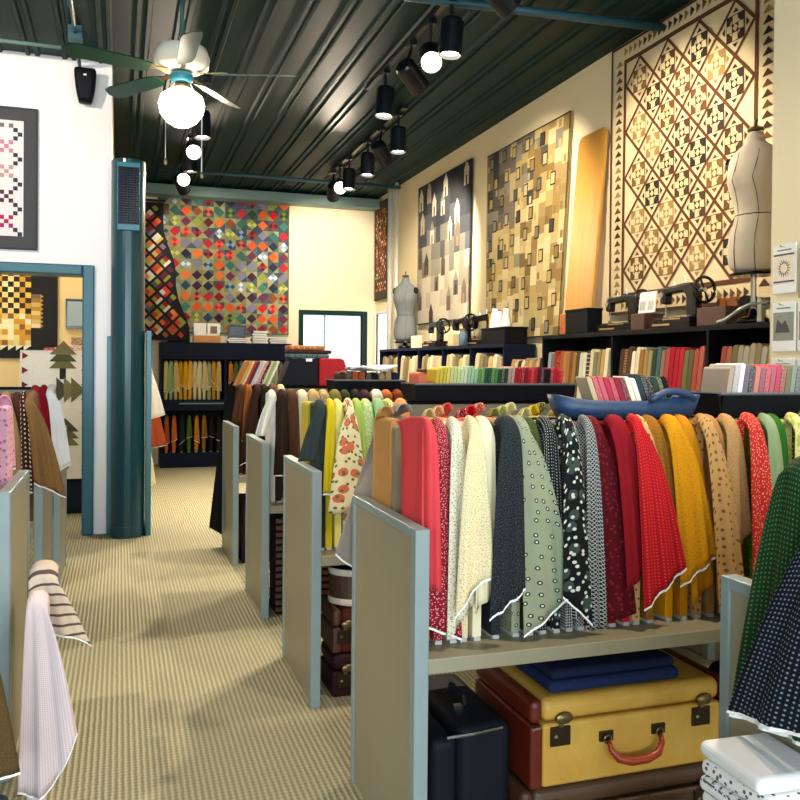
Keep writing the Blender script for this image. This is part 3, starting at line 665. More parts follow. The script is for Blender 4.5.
# log cabin quilt with its side hanging in a curve
def fnlog(a,b,out):
    e=.16+.42*max(0,1-b/2.0)**1.15+.03*sin(b*7)   # outer edge swings out toward the bottom
    uu=a/1.0; x=.40-.32+ (.32+e)*uu
    return (x,12.83-out+.05*(uu**2)-.02*sin(uu*6+b),1.87+b)
w,h=1.0,2.0; Q=Quilt(w,h,'#0f0e14',fnlog,16,24)
jc=['#c43a22','#d86a2a','#8a1a1c','#8c9438','#7c6a86','#d8d4cc','#b05a2a','#e08a3a','#a8a06a','#5a1c34','#c8b060','#4c5c40']
ed=lambda b:.32+.16+.42*max(0,1-b/2.0)**1.15+.03*sin(b*7)
S_=.155
for i in range(-12,14):
    for j in range(-1,26):
        cx,cy=(i+.5*(j%2))*S_*1.42+.1,.05+j*S_*.71
        p=lambda sa,sb:(cx+(sa-sb)*S_*.54,cy+(sa+sb-1)*S_*.54)
        c=[rq.choice(jc) for _ in range(3)]
        for k,q4 in enumerate(([p(0,0),p(1,0),p(1,.36),p(0,.36)],[p(0,.36),p(.5,.36),p(.5,1),p(0,1)],[p(.5,.36),p(1,.36),p(1,1),p(.5,1)])):
            if all(.01<x<ed(y)-.012 and .02<y<1.98 for x,y in q4): Q.poly([(x/ed(y),y) for x,y in q4],c[k],2)
hang('hanging_quilt','black log cabin quilt with red and orange blocks hanging beside the teal column',Q,(.5,12.83,1.87),.012,'#0c0b10')
g=G(); g.tube([(-.08,12.88,3.9),(.62,12.88,3.9)],.02,8); tag(g.build('quilt_rail','black_iron'),'short black rail over the log cabin quilt by the back wall','rail')
# nine patch quilt on the white wall
w,h=1.5,1.23; Q=Quilt(w,h,'#4c4c52',on_front(-2.19,2.52,8.085)); m=.115
[Q.rect(lerp(m,w-m,a/20),lerp(m,h-m,b/16),lerp(m,w-m,(a+1)/20),lerp(m,h-m,(b+1)/16),'#f0eef0',1) for a in range(20) for b in range(16)]; s=.036; ni=int((w-2*m)/s); nj=int((h-2*m)/s)
for i in range(ni):
    for j in range(nj):
        di,dj=i%6,j%6; x,y=m+(ni-1-i)*s,m+j*s
        if (di in(2,3,4) and dj in (2,3,4)):
            if (di+dj)%2==0: Q.rect(x,y,x+s,y+s,['#b0285a','#d08aa8','#5a3048','#8a6a78','#c8a0a0'][(i//6*3+j//6*2)%5],2)
        elif (abs(di-dj)<1 or (di+dj)%6==0) : Q.rect(x,y,x+s,y+s,'#3c3a48',2)
hang('wall_quilt','white quilt with pink nine-patch squares and a wide grey border on white wall',Q,(-1.45,8.085,2.52),.014,'#3c3c42')
# black checker quilt in the side room
w,h=1.5,1.05; Q=Quilt(w,h,'#0e0e14',on_front(-2.21,1.585,10.93)); s=.0625
for i in range(15):
    for j in range(14):
        x,y=.27+i*s,.15+j*s; k=(i+j)%2; warm=i<7 or j<5
        if k: c=rq.choice(['#f0dca0','#e8cc80','#d8b860']) if i%5<3 else rq.choice(['#c8902c','#e0b84c'])
        else: c=rq.choice(['#1a1614','#3a2414']) if j>5 else rq.choice(['#c8902c','#d8c890','#8a5a20','#e8dcb4'])
        Q.rect(x,y,x+s,y+s,c,2)
for j in range(8):
    Q.rect(1.21,.36+j*.05,1.31,.36+(j+1)*.05,['#6a5a38','#8a7040','#c8a050','#a88038','#d8b870','#b8924a','#c8a860','#e0cc98'][7-j],1); Q.poly([(1.31,.36+j*.05),(1.31,.41+j*.05),(1.345,.385+j*.05)],'#b08a40',2)
for i in range(11): Q.poly([(.28+i*.085,.15),(.365+i*.085,.15),(.28+i*.085,.09)],'#e8dcb8',2)
hang('wall_quilt','black quilt with a gold and cream checker centre in the side room',Q,(-1.45,10.93,1.585),.012,'#0a0a10')
# ------------------------------------------------------------------ side room: cabinet under a tree quilt
t=thing('side_cabinet','black low cabinet under the white tree quilt in the side room','cabinet',(-.62,9.45,0))
g=G(); g.box(-.3,.3,-.2,.25,0,1.6); g.build('body','black_wood',t,bevel=.01)
g=G(); g.box(-.27,.27,-.215,-.2,.06,.32); g.build('door','navy_wood',t,bevel=.004)
def fnt(a,b,out): return (-.945+a+ .005*sin(b*5),9.225-out-.006*sin(a*14),.36+b)
w,h=.65,1.30; Q=Quilt(w,h,'#ece8dc',fnt)
def tree(cx,cy,k,rot):
    gr=['#6c6a44','#4a4c34','#7c7450']
    R=lambda x,y:(cx+(y if rot else x),cy+(-x if rot else y))
    for q in range(3): Q.poly([R(-.13,-.02+q*.07),R(.13,-.02+q*.07),R(0,.12+q*.07)],gr[(q+k)%3],2+q)
    Q.poly([R(-.03,-.13),R(.03,-.13),R(.03,-.02),R(-.03,-.02)],'#221c1c',2)
tree(.40,1.14,0,0); tree(.36,.90,1,1); tree(.42,.36,2,0); tree(.2,.12,0,1)
for j in range(9):
    for a,sg in ((.02,1),(.63,-1)): Q.poly([(a,.05+j*.145),(a,.12+j*.145),(a+sg*.06,.085+j*.145)],'#7c1c28',2)
o=Q.mesh('draped_quilt',None,(-.62,9.225,.36)); tag(o,'white quilt of green pine trees draped over cabinet in the side room','quilt')
g=G(); g.box(-.945,-.295,9.228,9.72,1.603,1.617); g.build('top_fold',fab('#ece8dc'),o); o.children[0].matrix_parent_inverse=o.matrix_world.inverted() if False else Matrix.Translation((.62,-9.225,-.36))
t=thing('cloth_bundle','red cloth bundle tied with tape on the tree quilt','cloth bundle',(-.62,9.4,1.62)); g=G(); g.box(-.12,.12,-.07,.09,0,.07); g.build('wrapping',fab('#a02430','print','#e0c0b0',60),t,bevel=.02); g=G(); g.box(-.012,.012,-.073,.093,-.001,.073); g.build('tape','selvage',t)
t=thing('cloth_stack','small white and maroon patterned cloth stack on the tree quilt','cloth stack',(-.41,9.45,1.62)); g=G(); g.box(-.09,.1,-.08,.08,0,.10); g.build('lower_fold',fab('#d8c0b0','print','#7a2030',40),t,bevel=.015); g=G(); g.box(-.07,.09,-.07,.07,.10,.19); g.build('upper_fold',fab('#b89a78','print','#4a2020',40),t,bevel=.015)
g=G(); g.box(-.62,-.40,10.90,10.948,1.95,2.30); o=g.build('wall_picture','black_iron'); tag(o,'small black-framed print hanging on the yellow wall of the side room','picture'); g=G(); g.box(-.60,-.42,10.895,10.9,1.98,2.27); g.build('print',pm('print_grey','#8ea0a6'),o)
# ------------------------------------------------------------------ teal column, speaker, fan
t=thing('vent_column','tall dark teal column with a vent grille in front of the white wall','column',(.065,7.95,0))
n=18; pts=[(-.145,.14),(-.145,.03)]+[(-.145*cos(PI*k/n),-.17*sin(PI*k/n)+.03) for k in range(1,n)]+[(.145,.03),(.145,.14)]
g=G(); g.prism(pts,0,3.33,'z'); o=g.build('casing','teal',t,smooth=False,bevel=.004)
g=G(); g.prism([(a*1.03,b*1.03) for a,b in pts],0,.1,'z'); g.build('base','teal',t)
vt=G()
for k in range(24): z=2.76+k*.0205; vt.box(-.085,.085,-.168,-.155,z,z+.009)
for k in range(7): x=-.085+k*.0283; vt.box(x-.002,x+.002,-.168,-.155,2.75,3.25)
vb=G(); vb.box(-.095,.095,-.158,-.12,2.70,3.29); p=vb.build('vent_plate','teal_light',t,bevel=.004); vd=G(); vd.box(-.085,.085,-.1585,-.13,2.75,3.25); vd.build('vent_opening','black_iron',p); vt.build('grille','navy_wood',t)
for k in range(12):
    pass
g=G(); g.box(.222,.268,7.9,8.6,.0,1.83); tag(g.build('side_panel_board','teal_light',None,bevel=.006),'narrow teal blue board standing behind the teal column','board')
t=thing('speaker','black teardrop loudspeaker fixed to the white wall below the ceiling','speaker',(-.30,7.98,3.82))
rs=[]
for z,wx,wy in ((0,.05,.04),(.04,.062,.055),(.12,.078,.07),(.22,.088,.08),(.265,.09,.08),(.285,.084,.074)):
    rs.append([(wx*max(-1,min(1,1.3*cos(2*PI*k/20))),wy*max(-1,min(1,1.3*sin(2*PI*k/20))),z) for k in range(20)])
g=G(); g.loft(rs); g.build('cabinet','speaker',t,smooth=True)
g=G(); g.box(-.012,.012,-.083,-.078,.215,.23); g.build('badge','white_card',t); g=G(); g.tube([(0,0,.28),(0,.05,.30),(0,.1,.30)],.02,8); g.build('wall_mount','pipe_pale',t)
t=thing('ceiling_fan','ceiling fan with dark green blades and a glowing globe under a cream motor','ceiling fan',(.385,5.9,3.12))
g=G(); g.tube([(0,0,.55),(0,0,CZ-3.12)],.014,10); g.build('downrod','pipe_teal',t,smooth=True)
g=G(); g.lathe([(.02,1.10),(.07,1.10),(.06,1.04),(.02,1.0)],20); g.build('ceiling_canopy','pipe_teal',t,smooth=True)
g=G(); g.lathe([(.03,.555),(.10,.55),(.165,.53),(.185,.47),(.175,.41),(.13,.385),(.06,.38)],28); g.build('motor_housing','cream_enamel',t,smooth=True)
g=G(); g.lathe([(.05,.38),(.075,.36),(.075,.32),(.05,.30)],20); g.build('switch_housing','teal_light',t,smooth=True)
g=G(); g.lathe([(.05,.30),(.06,.285),(.055,.26)],20); g.build('light_fitter','brass',t,smooth=True)
g=G(); g.lathe([(.055,.265),(.08,.255),(.135,.215),(.152,.16),(.14,.10),(.10,.045),(.05,.015),(.005,.008)],28); g.build('light_globe','globe',t,smooth=True)
for k in range(5):
    a=2*PI*k/5-.30; mx=Matrix.Rotation(a,4,'Z')@Matrix.Translation((0,0,.365))@Matrix.Rotation(math.radians(17),4,'X')
    g=G(); pts=[(.22,-.045),(.30,-.06),(.70,-.068),(.755,-.055),(.78,0),(.755,.055),(.70,.068),(.30,.06),(.22,.045)]
    g.prism(pts,-.004,.004,'z',mx); b=g.build('blade','fan_blade',t)
    g=G(); g.prism([(.10,-.018),(.18,-.014),(.22,-.035),(.30,-.03),(.30,.03),(.22,.035),(.18,.014),(.10,.018)],.004,.011,'z',mx); g.build('blade_iron','brass',b)
for sx_,L in ((-.05,.55),(.055,.62)):
    g=G(); g.tube([(sx_,-.04,.29),(sx_*2.2,-.14,.1),(sx_*2.2,-.14,-L+.3)],.0035,6); c=g.build('pull_chain','selvage',t); g=G(); g.lathe([(.004,-L+.31),(.011,-L+.29),(.009,-L+.27),(.003,-L+.265)],10,(sx_*2.2,-.14,0)); g.build('pull_knob','brass',c)
# ------------------------------------------------------------------ track lights
LP=2.1
def lamp(name,loc,tgt,power,ang=75,rad=.045,col=(1,.84,.64)):
    ld=bpy.data.lights.new(name,'SPOT'); ld.energy=power*LP; ld.spot_size=math.radians(ang); ld.spot_blend=.6; ld.shadow_soft_size=rad; ld.color=col
    o=bpy.data.objects.new(name,ld); COL.objects.link(o); o.location=loc
    o.rotation_euler=(Vector(tgt)-Vector(loc)).to_track_quat('-Z','Y').to_euler(); return o
TR=[('middle',2.25,1.0,7.9),('far',2.76,8.35,11.6),('slim',.76,8.2,11.8)]
for nm,x,a,b in TR:
    t=thing('light_track',{'middle':'long black light track nearest the fan on the dark ceiling','far':'black light track on the ceiling above the house quilt','slim':'black light track on ceiling above the colourful diamond quilt'}[nm],'light track',(x,(a+b)/2,CZ-.06),0,'ceiling light tracks')
    g=G(); L=(b-a)/2; g.box(-.02,.02,-L,L,.005,.036); g.build('rail','can',t); g=G(); g.box(-.03,.03,-L-.07,-L,-.01,.036); g.build('power_feed','can',t)
def head(x,y,tgt,label,power,ang=80,group='track spotlights'):
    P=Vector((x,y,CZ-.30)); D=(Vector(tgt)-P).normalized()
    t=thing('track_spotlight',label,'spotlight',(x,y,CZ-.06),0,group)
    q=D.to_track_quat('-Z','Y').to_matrix().to_4x4(); off=Vector((0,0,-.27)); mx=Matrix.Translation(off)@q
    g=G(); g.lathe([(.03,.135),(.075,.12),(.085,.10),(.085,-.14),(.079,-.14),(.079,-.09),(.02,-.08)],22,mx=mx); g.build('can','can',t,smooth=False)
    g=G(); g.lathe([(.005,-.085),(.07,-.09),(.076,-.10),(.06,-.118),(.03,-.128),(.004,-.131)],18,mx=mx); g.build('bulb','bulb',t,smooth=True)
    g=G(); g.tube([(0,0,.002),(0,0,-.05),tuple(mx@Vector((0,0,.09)))],.014,8); g.build('stem','can',t); g=G(); g.box(-.03,.03,-.05,.05,-.03,.002); g.build('adapter','can',t)
    lamp('spot_lamp',Vector((x,y,CZ-.06))+off+D*.16,tgt,power,ang)
H=[(2.25,1.7,(1.2,2.6,.9),'added black spotlight, out of view on the long track over the near racks',85),  # added lamp above the view, lights the near rack fronts
(2.25,4.0,(1.2,2.6,1.0),'added black spotlight, out of view on the long track, lighting the red bolts',70),  # another added lamp out of view, for light on the red bolts
(2.25,4.94,(3.95,5.4,2.8),'black spotlight with a blue gleam, tilted toward the triangle quilt',100),
(2.25,5.72,(2.0,5.7,0),'black spotlight hanging straight down beside the glaring bulb',150),
(2.25,6.15,(1.2,2.5,1.1),'bare glaring spotlight facing the shop front by the straight black one',130),
(2.25,6.60,(3.95,7.6,2.7),'black spotlight tilted at the tan patch quilt',95),
(2.25,7.32,(1.9,7.2,0),'black spotlight hanging down at the far end of the long track',150),
(2.76,8.50,(2.7,8.4,0),'black spotlight hanging down at the start of the house quilt track',130),
(2.76,9.10,(3.95,10.2,2.8),'black spotlight tilted at the house quilt',150),
(2.76,9.66,(2.6,9.6,0),'black spotlight hanging down, third on the house quilt track',130),
(2.76,10.52,(2.6,10.4,0),'black spotlight hanging down, fourth on the house quilt track',170),
(2.76,11.0,(1.4,4,1),'glaring spotlight facing the shop front at the end of the house quilt track',110),
(.76,8.63,(.9,8.5,0),'black spotlight hanging down just behind the fan globe',110),
(.76,9.69,(.5,3.0,.6),'glaring spotlight facing the shop front behind the fan globe',110),
(.76,10.2,(1.0,10.4,0),'black spotlight hanging down, third behind the fan globe',150),
(.76,11.6,(1.4,13.4,3.0),'added black spotlight brightening the diamond quilt, last of the slim track',38),  # extra head added to brighten the back wall and diamond quilt
(2.76,11.35,(3.1,13.4,2.9),'added black spotlight brightening the bare back wall, last of its track',75),  # extra head put in to lift the back wall near the door
(.76,11.25,(.5,3.0,1.0),'glaring spotlight facing the shop front near the diamond quilt',90)]
for x,y,tg,lb,pw in H: head(x,y,tg,lb,pw,60 if y<3 else 80)
t=thing('light_track','added unseen black light track over the pink racks in front of the white wall','light track',(-1.7,4.4,CZ-.06),0,'ceiling light tracks')  # unseen track, added to carry lamps for the white wall and left racks
g=G(); g.box(-.02,.02,-1.2,1.2,.005,.036); g.build('rail','can',t); g=G(); g.box(-.03,.03,-1.27,-1.2,-.01,.036); g.build('power_feed','can',t)
head(-1.7,5.3,(-.7,8.1,3.0),'added unseen black spotlight over the pink racks, brightening the white wall',75)  # added out of view to brighten the white wall
head(-1.7,4.0,(-.2,4.3,.2),'added unseen black spotlight over the pink racks, casting their shadow on the aisle',105)  # added out of view to strengthen the left racks' shadow on the carpet
# ------------------------------------------------------------------ wall shelving on the right wall
def shelving(label,y0,y1,top,mat,bays,xf=3.60,boards=(.1,.62,1.21),group='dark wall shelving units'):
    t=thing('wall_shelving',label,'shelving unit',((xf+W)/2,(y0+y1)/2,0),0,group); cx,cy=(xf+W)/2,(y0+y1)/2; a,b=xf-cx,W-.025-cx; L=(y1-y0)/2
    g=G(); g.box(a,b,-L,L,top-.035,top); g.build('top_board',mat,t,bevel=.003)
    for z in boards: g=G(); g.box(a+.01,b,-L+.02,L-.02,z-.03,z); g.build('shelf',mat,t)
    g=G(); g.box(b-.012,b,-L+.02,L-.02,0,top-.035); g.build('back_board',mat,t)
    for k in range(bays+1):
        y=-L+.012+k*(2*L-.024)/bays; g=G(); g.box(a+.004,b-.012,y-.012,y+.012,0,top-.035); g.build('upright',mat,t)
    g=G(); g.box(a+.03,b,-L+.02,L-.02,0,.07); g.build('plinth',mat,t)
    return t
shelving('tall black shelving unit under the triangle quilt, old sewing machines on top',3.46,6.86,1.82,'black_wood',3)
shelving('long navy shelving unit under the house quilt, dress form on top',7.66,11.9,1.765,'navy_wood',5)
g=G(); 
t=thing('display_box','black box standing on the near end of the navy shelving unit','box',(3.74,7.95,1.766)); g=G(); g.box(-.12,.13,-.27,.31,0,.165); g.build('body','black_wood',t,bevel=.006); g=G(); g.box(-.125,.135,-.275,.315,.15,.17); g.build('lid','black_wood',t,bevel=.003)
# low shelf of bolts between the two units
t=thing('low_wall_shelf','low dark shelf of beige bolts on right wall between the shelving units','shelf',(3.79,7.26,0)); g=G(); g.box(-.19,.165,-.38,.38,1.16,1.19); g.build('shelf','black_wood',t); g=G(); g.box(-.19,.165,-.38,-.355,0,1.16); g.box(-.19,.165,.355,.38,0,1.16); g.build('side_board','black_wood',t)
def lean_row(y0,y1,n,z,h,cols,group,desc,tilt,x=3.74,dep=.26,hv=.03):
    st=(y1-y0)/n
    for i in range(n):
        c=cols[i%len(cols)]; nm,hx=c[0],c[1]; mt=fab(hx,c[2] if len(c)>2 else 'solid',c[3] if len(c)>3 else '#e0d8c0',c[4] if len(c)>4 else 45)
        y=y1-(i+.5)*st; hh=h+rnd.uniform(-hv,hv)*.6
        t=bolt(x,y,z,mt,nm+' bolt, '+nth(i+1)+' from the far end, '+desc,group,h=hh,w=st*.86,d=dep,rz=-PI/2,lean=tilt,core=False,name='folded_bolt')
        g=G(); w=st*.86
        for k in (-.2,.12): g.box(w*k-.001+tilt*.02,w*k+.001+tilt*.02,-dep/2-.003,-dep/2+.0,.02,.03)
cols1=[('pale blue','#9fb0b4'),('grey','#7c7c78'),('red print','#a82418','print','#e0b0a0',70),('scarlet floral','#b83020','print','#e8c0a0',50),('orange','#c86a30'),('peach','#d0905a'),('tan','#b8844c'),('brown','#8c5c30'),('camel','#b0844c'),('dark olive','#5a5434'),('ivory','#e0d8b8'),('white','#e8e4d4'),('black striped','#3a3a34','stripe','#b8b4a0',30),('cream','#dccfa0'),('green grey','#78806a'),('khaki','#948254'),('sand','#bc9c60'),('cream white','#e4d8b4')]
lean_row(5.84,6.82,18,1.211,.465,cols1,'bolts on the black shelving, far bay','first bay of the black unit',.16)
cols2=[('dark brown','#4c3020'),('brown dotted','#6a4628','dots','#c0a880',50),('cocoa','#54382c'),('ivory','#e8e2c8'),('cream','#dcd2ac'),('caramel','#a06c2c'),('khaki','#9c8a58'),('olive tan','#a09060'),('dark green','#2c4434'),('teal grey','#4a6464'),('taupe','#8c7464'),('rose','#b84a48'),('crimson','#b01c30'),('red','#bc2034'),('strawberry','#c42c3c'),('sage','#7c7c50'),('moss','#6c6c40'),('coral','#c85c48'),('salmon','#d07060')]
lean_row(4.70,5.68,19,1.211,.47,cols2,'bolts on the black shelving, middle bay','second bay of the black unit',.16)
cols3=[('coral pink','#c8604c'),('peach','#d08868'),('olive beige','#a09468'),('bone','#d8d0b4'),('ivory','#e8e2cc'),('cream','#dcd4b0'),('beige','#c4b48c'),('white','#eae6d8'),('straw','#ccb878'),('tan','#b89c6c'),('fawn','#a88c60')]
lean_row(3.98,4.54,11,1.211,.475,cols3,'bolts on the black shelving, near bay','third bay of the black unit',.16)
cols4=[('beige','#b4a484'),('oatmeal','#c4b898'),('taupe','#84785e'),('olive','#6c6444'),('sand','#c0a878'),('cream','#d4c8a4'),('stone','#a49880')]
L4=(11.9-7.66-.024)/5
for k in range(5):
    ye=11.88-k*L4
    lean_row(ye-L4+.135,ye-.03,[5,6,7,7,6][k],1.211,.44,cols4[k%3:]+cols4[:k%3],'bolts on the navy shelving',nth(k+1)+' bay of the navy unit',.22,hv=.05)
lean_row(6.94,7.60,9,1.191,.42,[('light brown','#a8845c'),('sand','#c8b088'),('black striped','#3c362c'),('cream','#d8ccA8'.lower()),('khaki','#9c8a64'),('biscuit','#c4a478')],'bolts on the low wall shelf','on the low wall shelf',.25)
# things on top of the black unit
T=1.821
def sewing(loc,rz,label,s=1.0,wood=True):
    t=thing('sewing_machine',label,'sewing machine',loc,rz,'antique sewing machines')
    t.scale=(s,s,s); b=0
    if wood:
        g=G(); g.box(-.24,.22,-.10,.10,0,.055); p=g.build('base',pm('case_dark','#1a1210',.4,0,.2),t,bevel=.006); b=.055
        g=G(); g.box(-.20,.0,-.103,-.099,.02,.034); g.build('gold_line',pm('decal_gold','#a8905c',.4,.3),p)
    g=G(); g.box(-.22,.20,-.085,.085,b,b+.022); p=g.build('bed','black_iron',t,bevel=.006); g=G(); g.box(-.19,-.11,-.05,.05,b+.022,b+.024); g.build('slide_plate','chrome',p)
    g=G(); g.box(-.10,.10,-.0865,-.0845,b+.006,b+.014); g.build('gold_decal',pm('decal_gold','#c8b070',.4,.3),p)
    rs=[]
    for x,z,wy,hz in ((.15,.02,.052,.02),(.15,.08,.05,.02),(.148,.16,.045,.03),):
        pass
    g=G(); out=[(.19,b+.02),(.19,b+.16),(.185,b+.225),(.15,b+.26),(.06,b+.262),(-.10,b+.25),(-.16,b+.255),(-.205,b+.24),(-.21,b+.13),(-.15,b+.12),(-.145,b+.19),(-.06,b+.195),(.05,b+.20),(.085,b+.17),(.09,b+.02)]
    g.prism(out,-.035,.035,'y'); g.build('arm','black_iron',t,bevel=.016,seg=3)
    g=G(); g.tube([(.20,0,b+.20),(.255,0,b+.20)],.016,10); g.build('axle','chrome',t)
    g=G(); R=.085; ring=[(.245,R*cos(2*PI*k/24),b+.20+R*sin(2*PI*k/24)) for k in range(24)]; g.tube(ring,.011,8,closed=True)
    for k in range(4): a=PI*k/2+.4; g.tube([(.245,.01*cos(a),b+.2+.01*sin(a)),(.245,R*cos(a),b+.2+R*sin(a))],.007,6)
    g.build('handwheel','black_iron',t,smooth=True)
    g=G(); g.tube([(-.18,0,b+.13),(-.18,0,b+.045)],.006,8); g.box(-.192,-.168,-.012,.012,b+.03,b+.045); g.build('needle_bar','chrome',t)
    g=G(); g.tube([(.04,0,b+.26),(.04,0,b+.315)],.004,6); g.tube([(-.08,0,b+.25),(-.08,0,b+.285)],.004,6); g.build('spool_pin','chrome',t)
    g=G(); g.lathe([(.022,-.006),(.022,.006)],16,mx=Matrix.Rotation(PI/2,4,'X'),c=(-.185,-.037,b+.19)); g.build('tension_dial','chrome',t)
    return t
sewing((3.76,5.08,T),-PI/2,'black antique sewing machine with a big handwheel before the triangle quilt',1.0)
sewing((3.77,5.82,T),-PI/2+.1,'small black sewing machine beside the dark box, partly behind white cards',.92)
def crate(name,label,cat,loc,w,d,h,mat,lid=None,rz=0):
    t=thing(name,label,cat,loc,rz); g=G(); g.box(-w/2,w/2,-d/2,d/2,0,h); g.build('body',mat,t,bevel=.006)
    if lid: g=G(); g.box(-w/2-.004,w/2+.004,-d/2-.004,d/2+.004,h-.018,h+.004); g.build('lid',lid,t,bevel=.003)
    return t
crate('machine_case','dark wooden case with an orange grained end at the foot of leaning board','case',(3.675,6.27,T),.14,.36,.20,'black_wood','black_wood')
g=G(); g.box(-.134,-.126,-.02,.0,0,0); 
t=thing('wooden_block','orange wood block with curled grain beside the leaning board','block',(3.66,6.51,T)); g=G(); g.box(-.05,.05,-.05,.05,0,.175); 
def grain():
    q=N('grained_orange'); tc=q.n('ShaderNodeTexCoord'); wv=q.n('ShaderNodeTexWave'); wv.inputs['Scale'].default_value=9; wv.inputs['Distortion'].default_value=6; q.l(tc.outputs['Object'],wv.inputs['Vector'])
    q.l(q.mix(wv.outputs['Fac'],lin('#7a3410'),lin('#c8702c')),q.b.inputs['Base Color']); q.b.inputs['Roughness'].default_value=.45; return q.m
g.build('body',grain(),t,bevel=.008)
crate('wooden_box','dark wooden box between two sewing machines under white cards','box',(3.77,5.485,T),.2,.17,.125,'walnut')
t=thing('card_pair','pair of white framed cards standing on the dark wooden box','cards',(3.75,5.485,T+.131)); 
for k in (-1,1):
    g=G(); mx=Matrix.Translation((0,k*.052,0))@Matrix.Rotation(.12,4,'Y'); g.box(-.005,.005,-.05,.05,0,.16,mx); o=g.build('card','white_card',t); g=G(); g.box(-.0065,-.005,-.035,.035,.02,.09,mx); g.build('printed_panel',pm('print_pale','#b8b6ae',.6),o)
crate('wooden_box','reddish brown wooden box beside the big handwheel','box',(3.76,4.665,T),.16,.29,.125,'walnut')
t=thing('curved_bracket','pale grey curved metal arm lying on the near end of the black unit','metal arm',(3.622,4.20,T+.015)); g=G(); g.tube([(0,.32,0),(0,.25,.012),(0,.12,.07),(0,.03,.095),(0,-.12,.10)],.014,8); g.build('arm',pm('metal_pale','#a8b0a8',.35,.6),t,smooth=True); g=G(); g.box(-.012,.014,-.08,-.04,-.015,.13); g.build('upright_post',pm('metal_pale','#a8b0a8',.35,.6),t,bevel=.004)
for i,(nm,hx) in enumerate((('orange brown','#8a4a1c'),('tan brown','#7a4a24'),('black','#141214'))):
    t=thing('leather_case',nm+' rounded leather case behind the reddish wooden box, '+nth(i+1)+' from handwheel','case',(3.905,4.80-i*.115,T),0,'leather cases behind the wooden box'); slab(.10,.08,.20,0).build('body',pm('leather_%d'%i,hx,.45),t); t.rotation_euler=(0,0,PI/2); g=G(); g.box(-.045,.045,-.043,-.04,.12,.13); g.build('strap','brass',t)
# leaning board
bp=[(-.23,0),(.23,0),(.23,1.70),(.215,1.755),(.18,1.78),(-.18,1.78),(-.215,1.755),(-.23,1.70)]
t=thing('leaning_board','tall honey coloured wooden board with rounded corners leaning on right wall','board',(3.79,6.575,T)); mx=Matrix.Rotation(math.radians(6.5),4,'Y')@Matrix.Rotation(PI/2,4,'Z')@Matrix.Rotation(math.radians(5.0),4,'Y')
mx=Matrix.Rotation(math.radians(4.7),4,'Y')@Matrix.Rotation(PI/2,4,'Z')
def pinem():
    q=N('honey_pine'); tc=q.n('ShaderNodeTexCoord'); mp=q.n('ShaderNodeMapping'); mp.inputs['Scale'].default_value=(14,14,.7); q.l(tc.outputs['Object'],mp.inputs[0]); no=q.n('ShaderNodeTexNoise'); no.inputs['Scale'].default_value=1.5; no.inputs['Detail'].default_value=5; q.l(mp.outputs[0],no.inputs['Vector'])
    q.l(q.mix(no.outputs['Fac'],lin('#a8701f'),lin('#cc9c48')),q.b.inputs['Base Color']); q.b.inputs['Roughness'].default_value=.4; return q.m
g=G(); g.prism(bp,-.014,.014,'y',mx); g.build('plank',pinem(),t,bevel=.004)
t.location.z+= .003
# dress forms
def dress(loc,rz,label,mat,s=1,h0=.0,lift=0):
    t=thing('dress_form',label,'dress form',loc,rz,'dress forms on the wall shelving'); t.scale=(s,s,s)
    prof=[(.0,.150,.115),(.06,.168,.125),(.14,.178,.135),(.24,.172,.128),(.33,.14,.10),(.38,.125,.09),(.44,.135,.098),(.52,.158,.118),(.60,.172,.128),(.67,.178,.118),(.74,.18,.098),(.79,.155,.082),(.825,.105,.07),(.85,.065,.06),(.88,.055,.055),(.93,.052,.052)]
    n=28; rs=[]
    for z,a,b in prof:
        ring=[]
        for k in range(n):
            th=2*PI*k/n; x=a*cos(th); y=b*sin(th)
            if .5<z<.72 and sin(th)<-.3: y-= .034*math.exp(-((z-.61)/.06)**2)*(.35+abs(sin(2*th+PI/2*0))) 
            if z>.70 and z<.84: x=a*(abs(cos(th))**.75)*(1 if cos(th)>0 else -1)
            ring.append((x,y,z+.10))
        rs.append(ring)
    g=G(); g.loft(rs); b=g.build('torso',mat,t,smooth=True,sub=1)
    for sx_ in (-1,1):
        g=G(); g.lathe([(.003,.01),(.045,.008),(.05,0),(.045,-.01)],16,(sx_*.172,0,.83),1,1.3,mx=Matrix.Rotation(sx_*PI/2,4,'Y')); g.build('arm_plate','black_iron',b)
    g=G(); w=[(1.008*.125*cos(2*PI*k/28),1.008*.09*sin(2*PI*k/28),.48) for k in range(28)]; g.tube(w,.004,6,closed=True); g.build('waist_seam','black_iron',b)
    for x in (-.07,.07):
        g=G(); pts=[]
        for z,a,bb in prof[:12]:
            yy=-bb*math.sqrt(max(0,1-(x/a)**2)); 
            if .5<z<.72: yy-=.034*math.exp(-((z-.61)/.06)**2)*(.35+.9)
            pts.append((x,yy-.001,z+.10))
        g.tube(pts,.0025,5); g.build('seam','walnut',b)
    g=G(); g.lathe([(.054,1.03),(.05,1.05),(.02,1.058),(.008,1.06),(.008,1.085),(.014,1.095),(.008,1.108)],16); g.build('neck_cap','brass',t,smooth=True)
    g=G(); g.lathe([(.09,.0),(.10,.01),(.10,.03),(.09,.04),(.04,.05),(.02,.10)],24); g.build('stand','black_iron',t,smooth=True); g=G(); g.lathe([(.152,.085),(.16,.095),(.152,.105)],24,sx=1,sy=.78); g.build('hem_band','black_iron',t)
    if lift:
        for ch in t.children:
            if ch.name.split('.')[0]!='stand': ch.location.z+=lift
        g=G(); g.tube([(0,0,.05),(0,0,.12+lift)],.018,10); g.build('pole','chrome',t)
    return t
dress((3.74,4.34,T),-PI/2+.35,'cream dress form in front of the triangle quilt beside the cream pier','cream_dress',.95,0,.23)
dress((3.76,11.2,1.766),-PI/2+.75,'grey dress form on the navy unit beside the white pipes','grey_dress',.97)
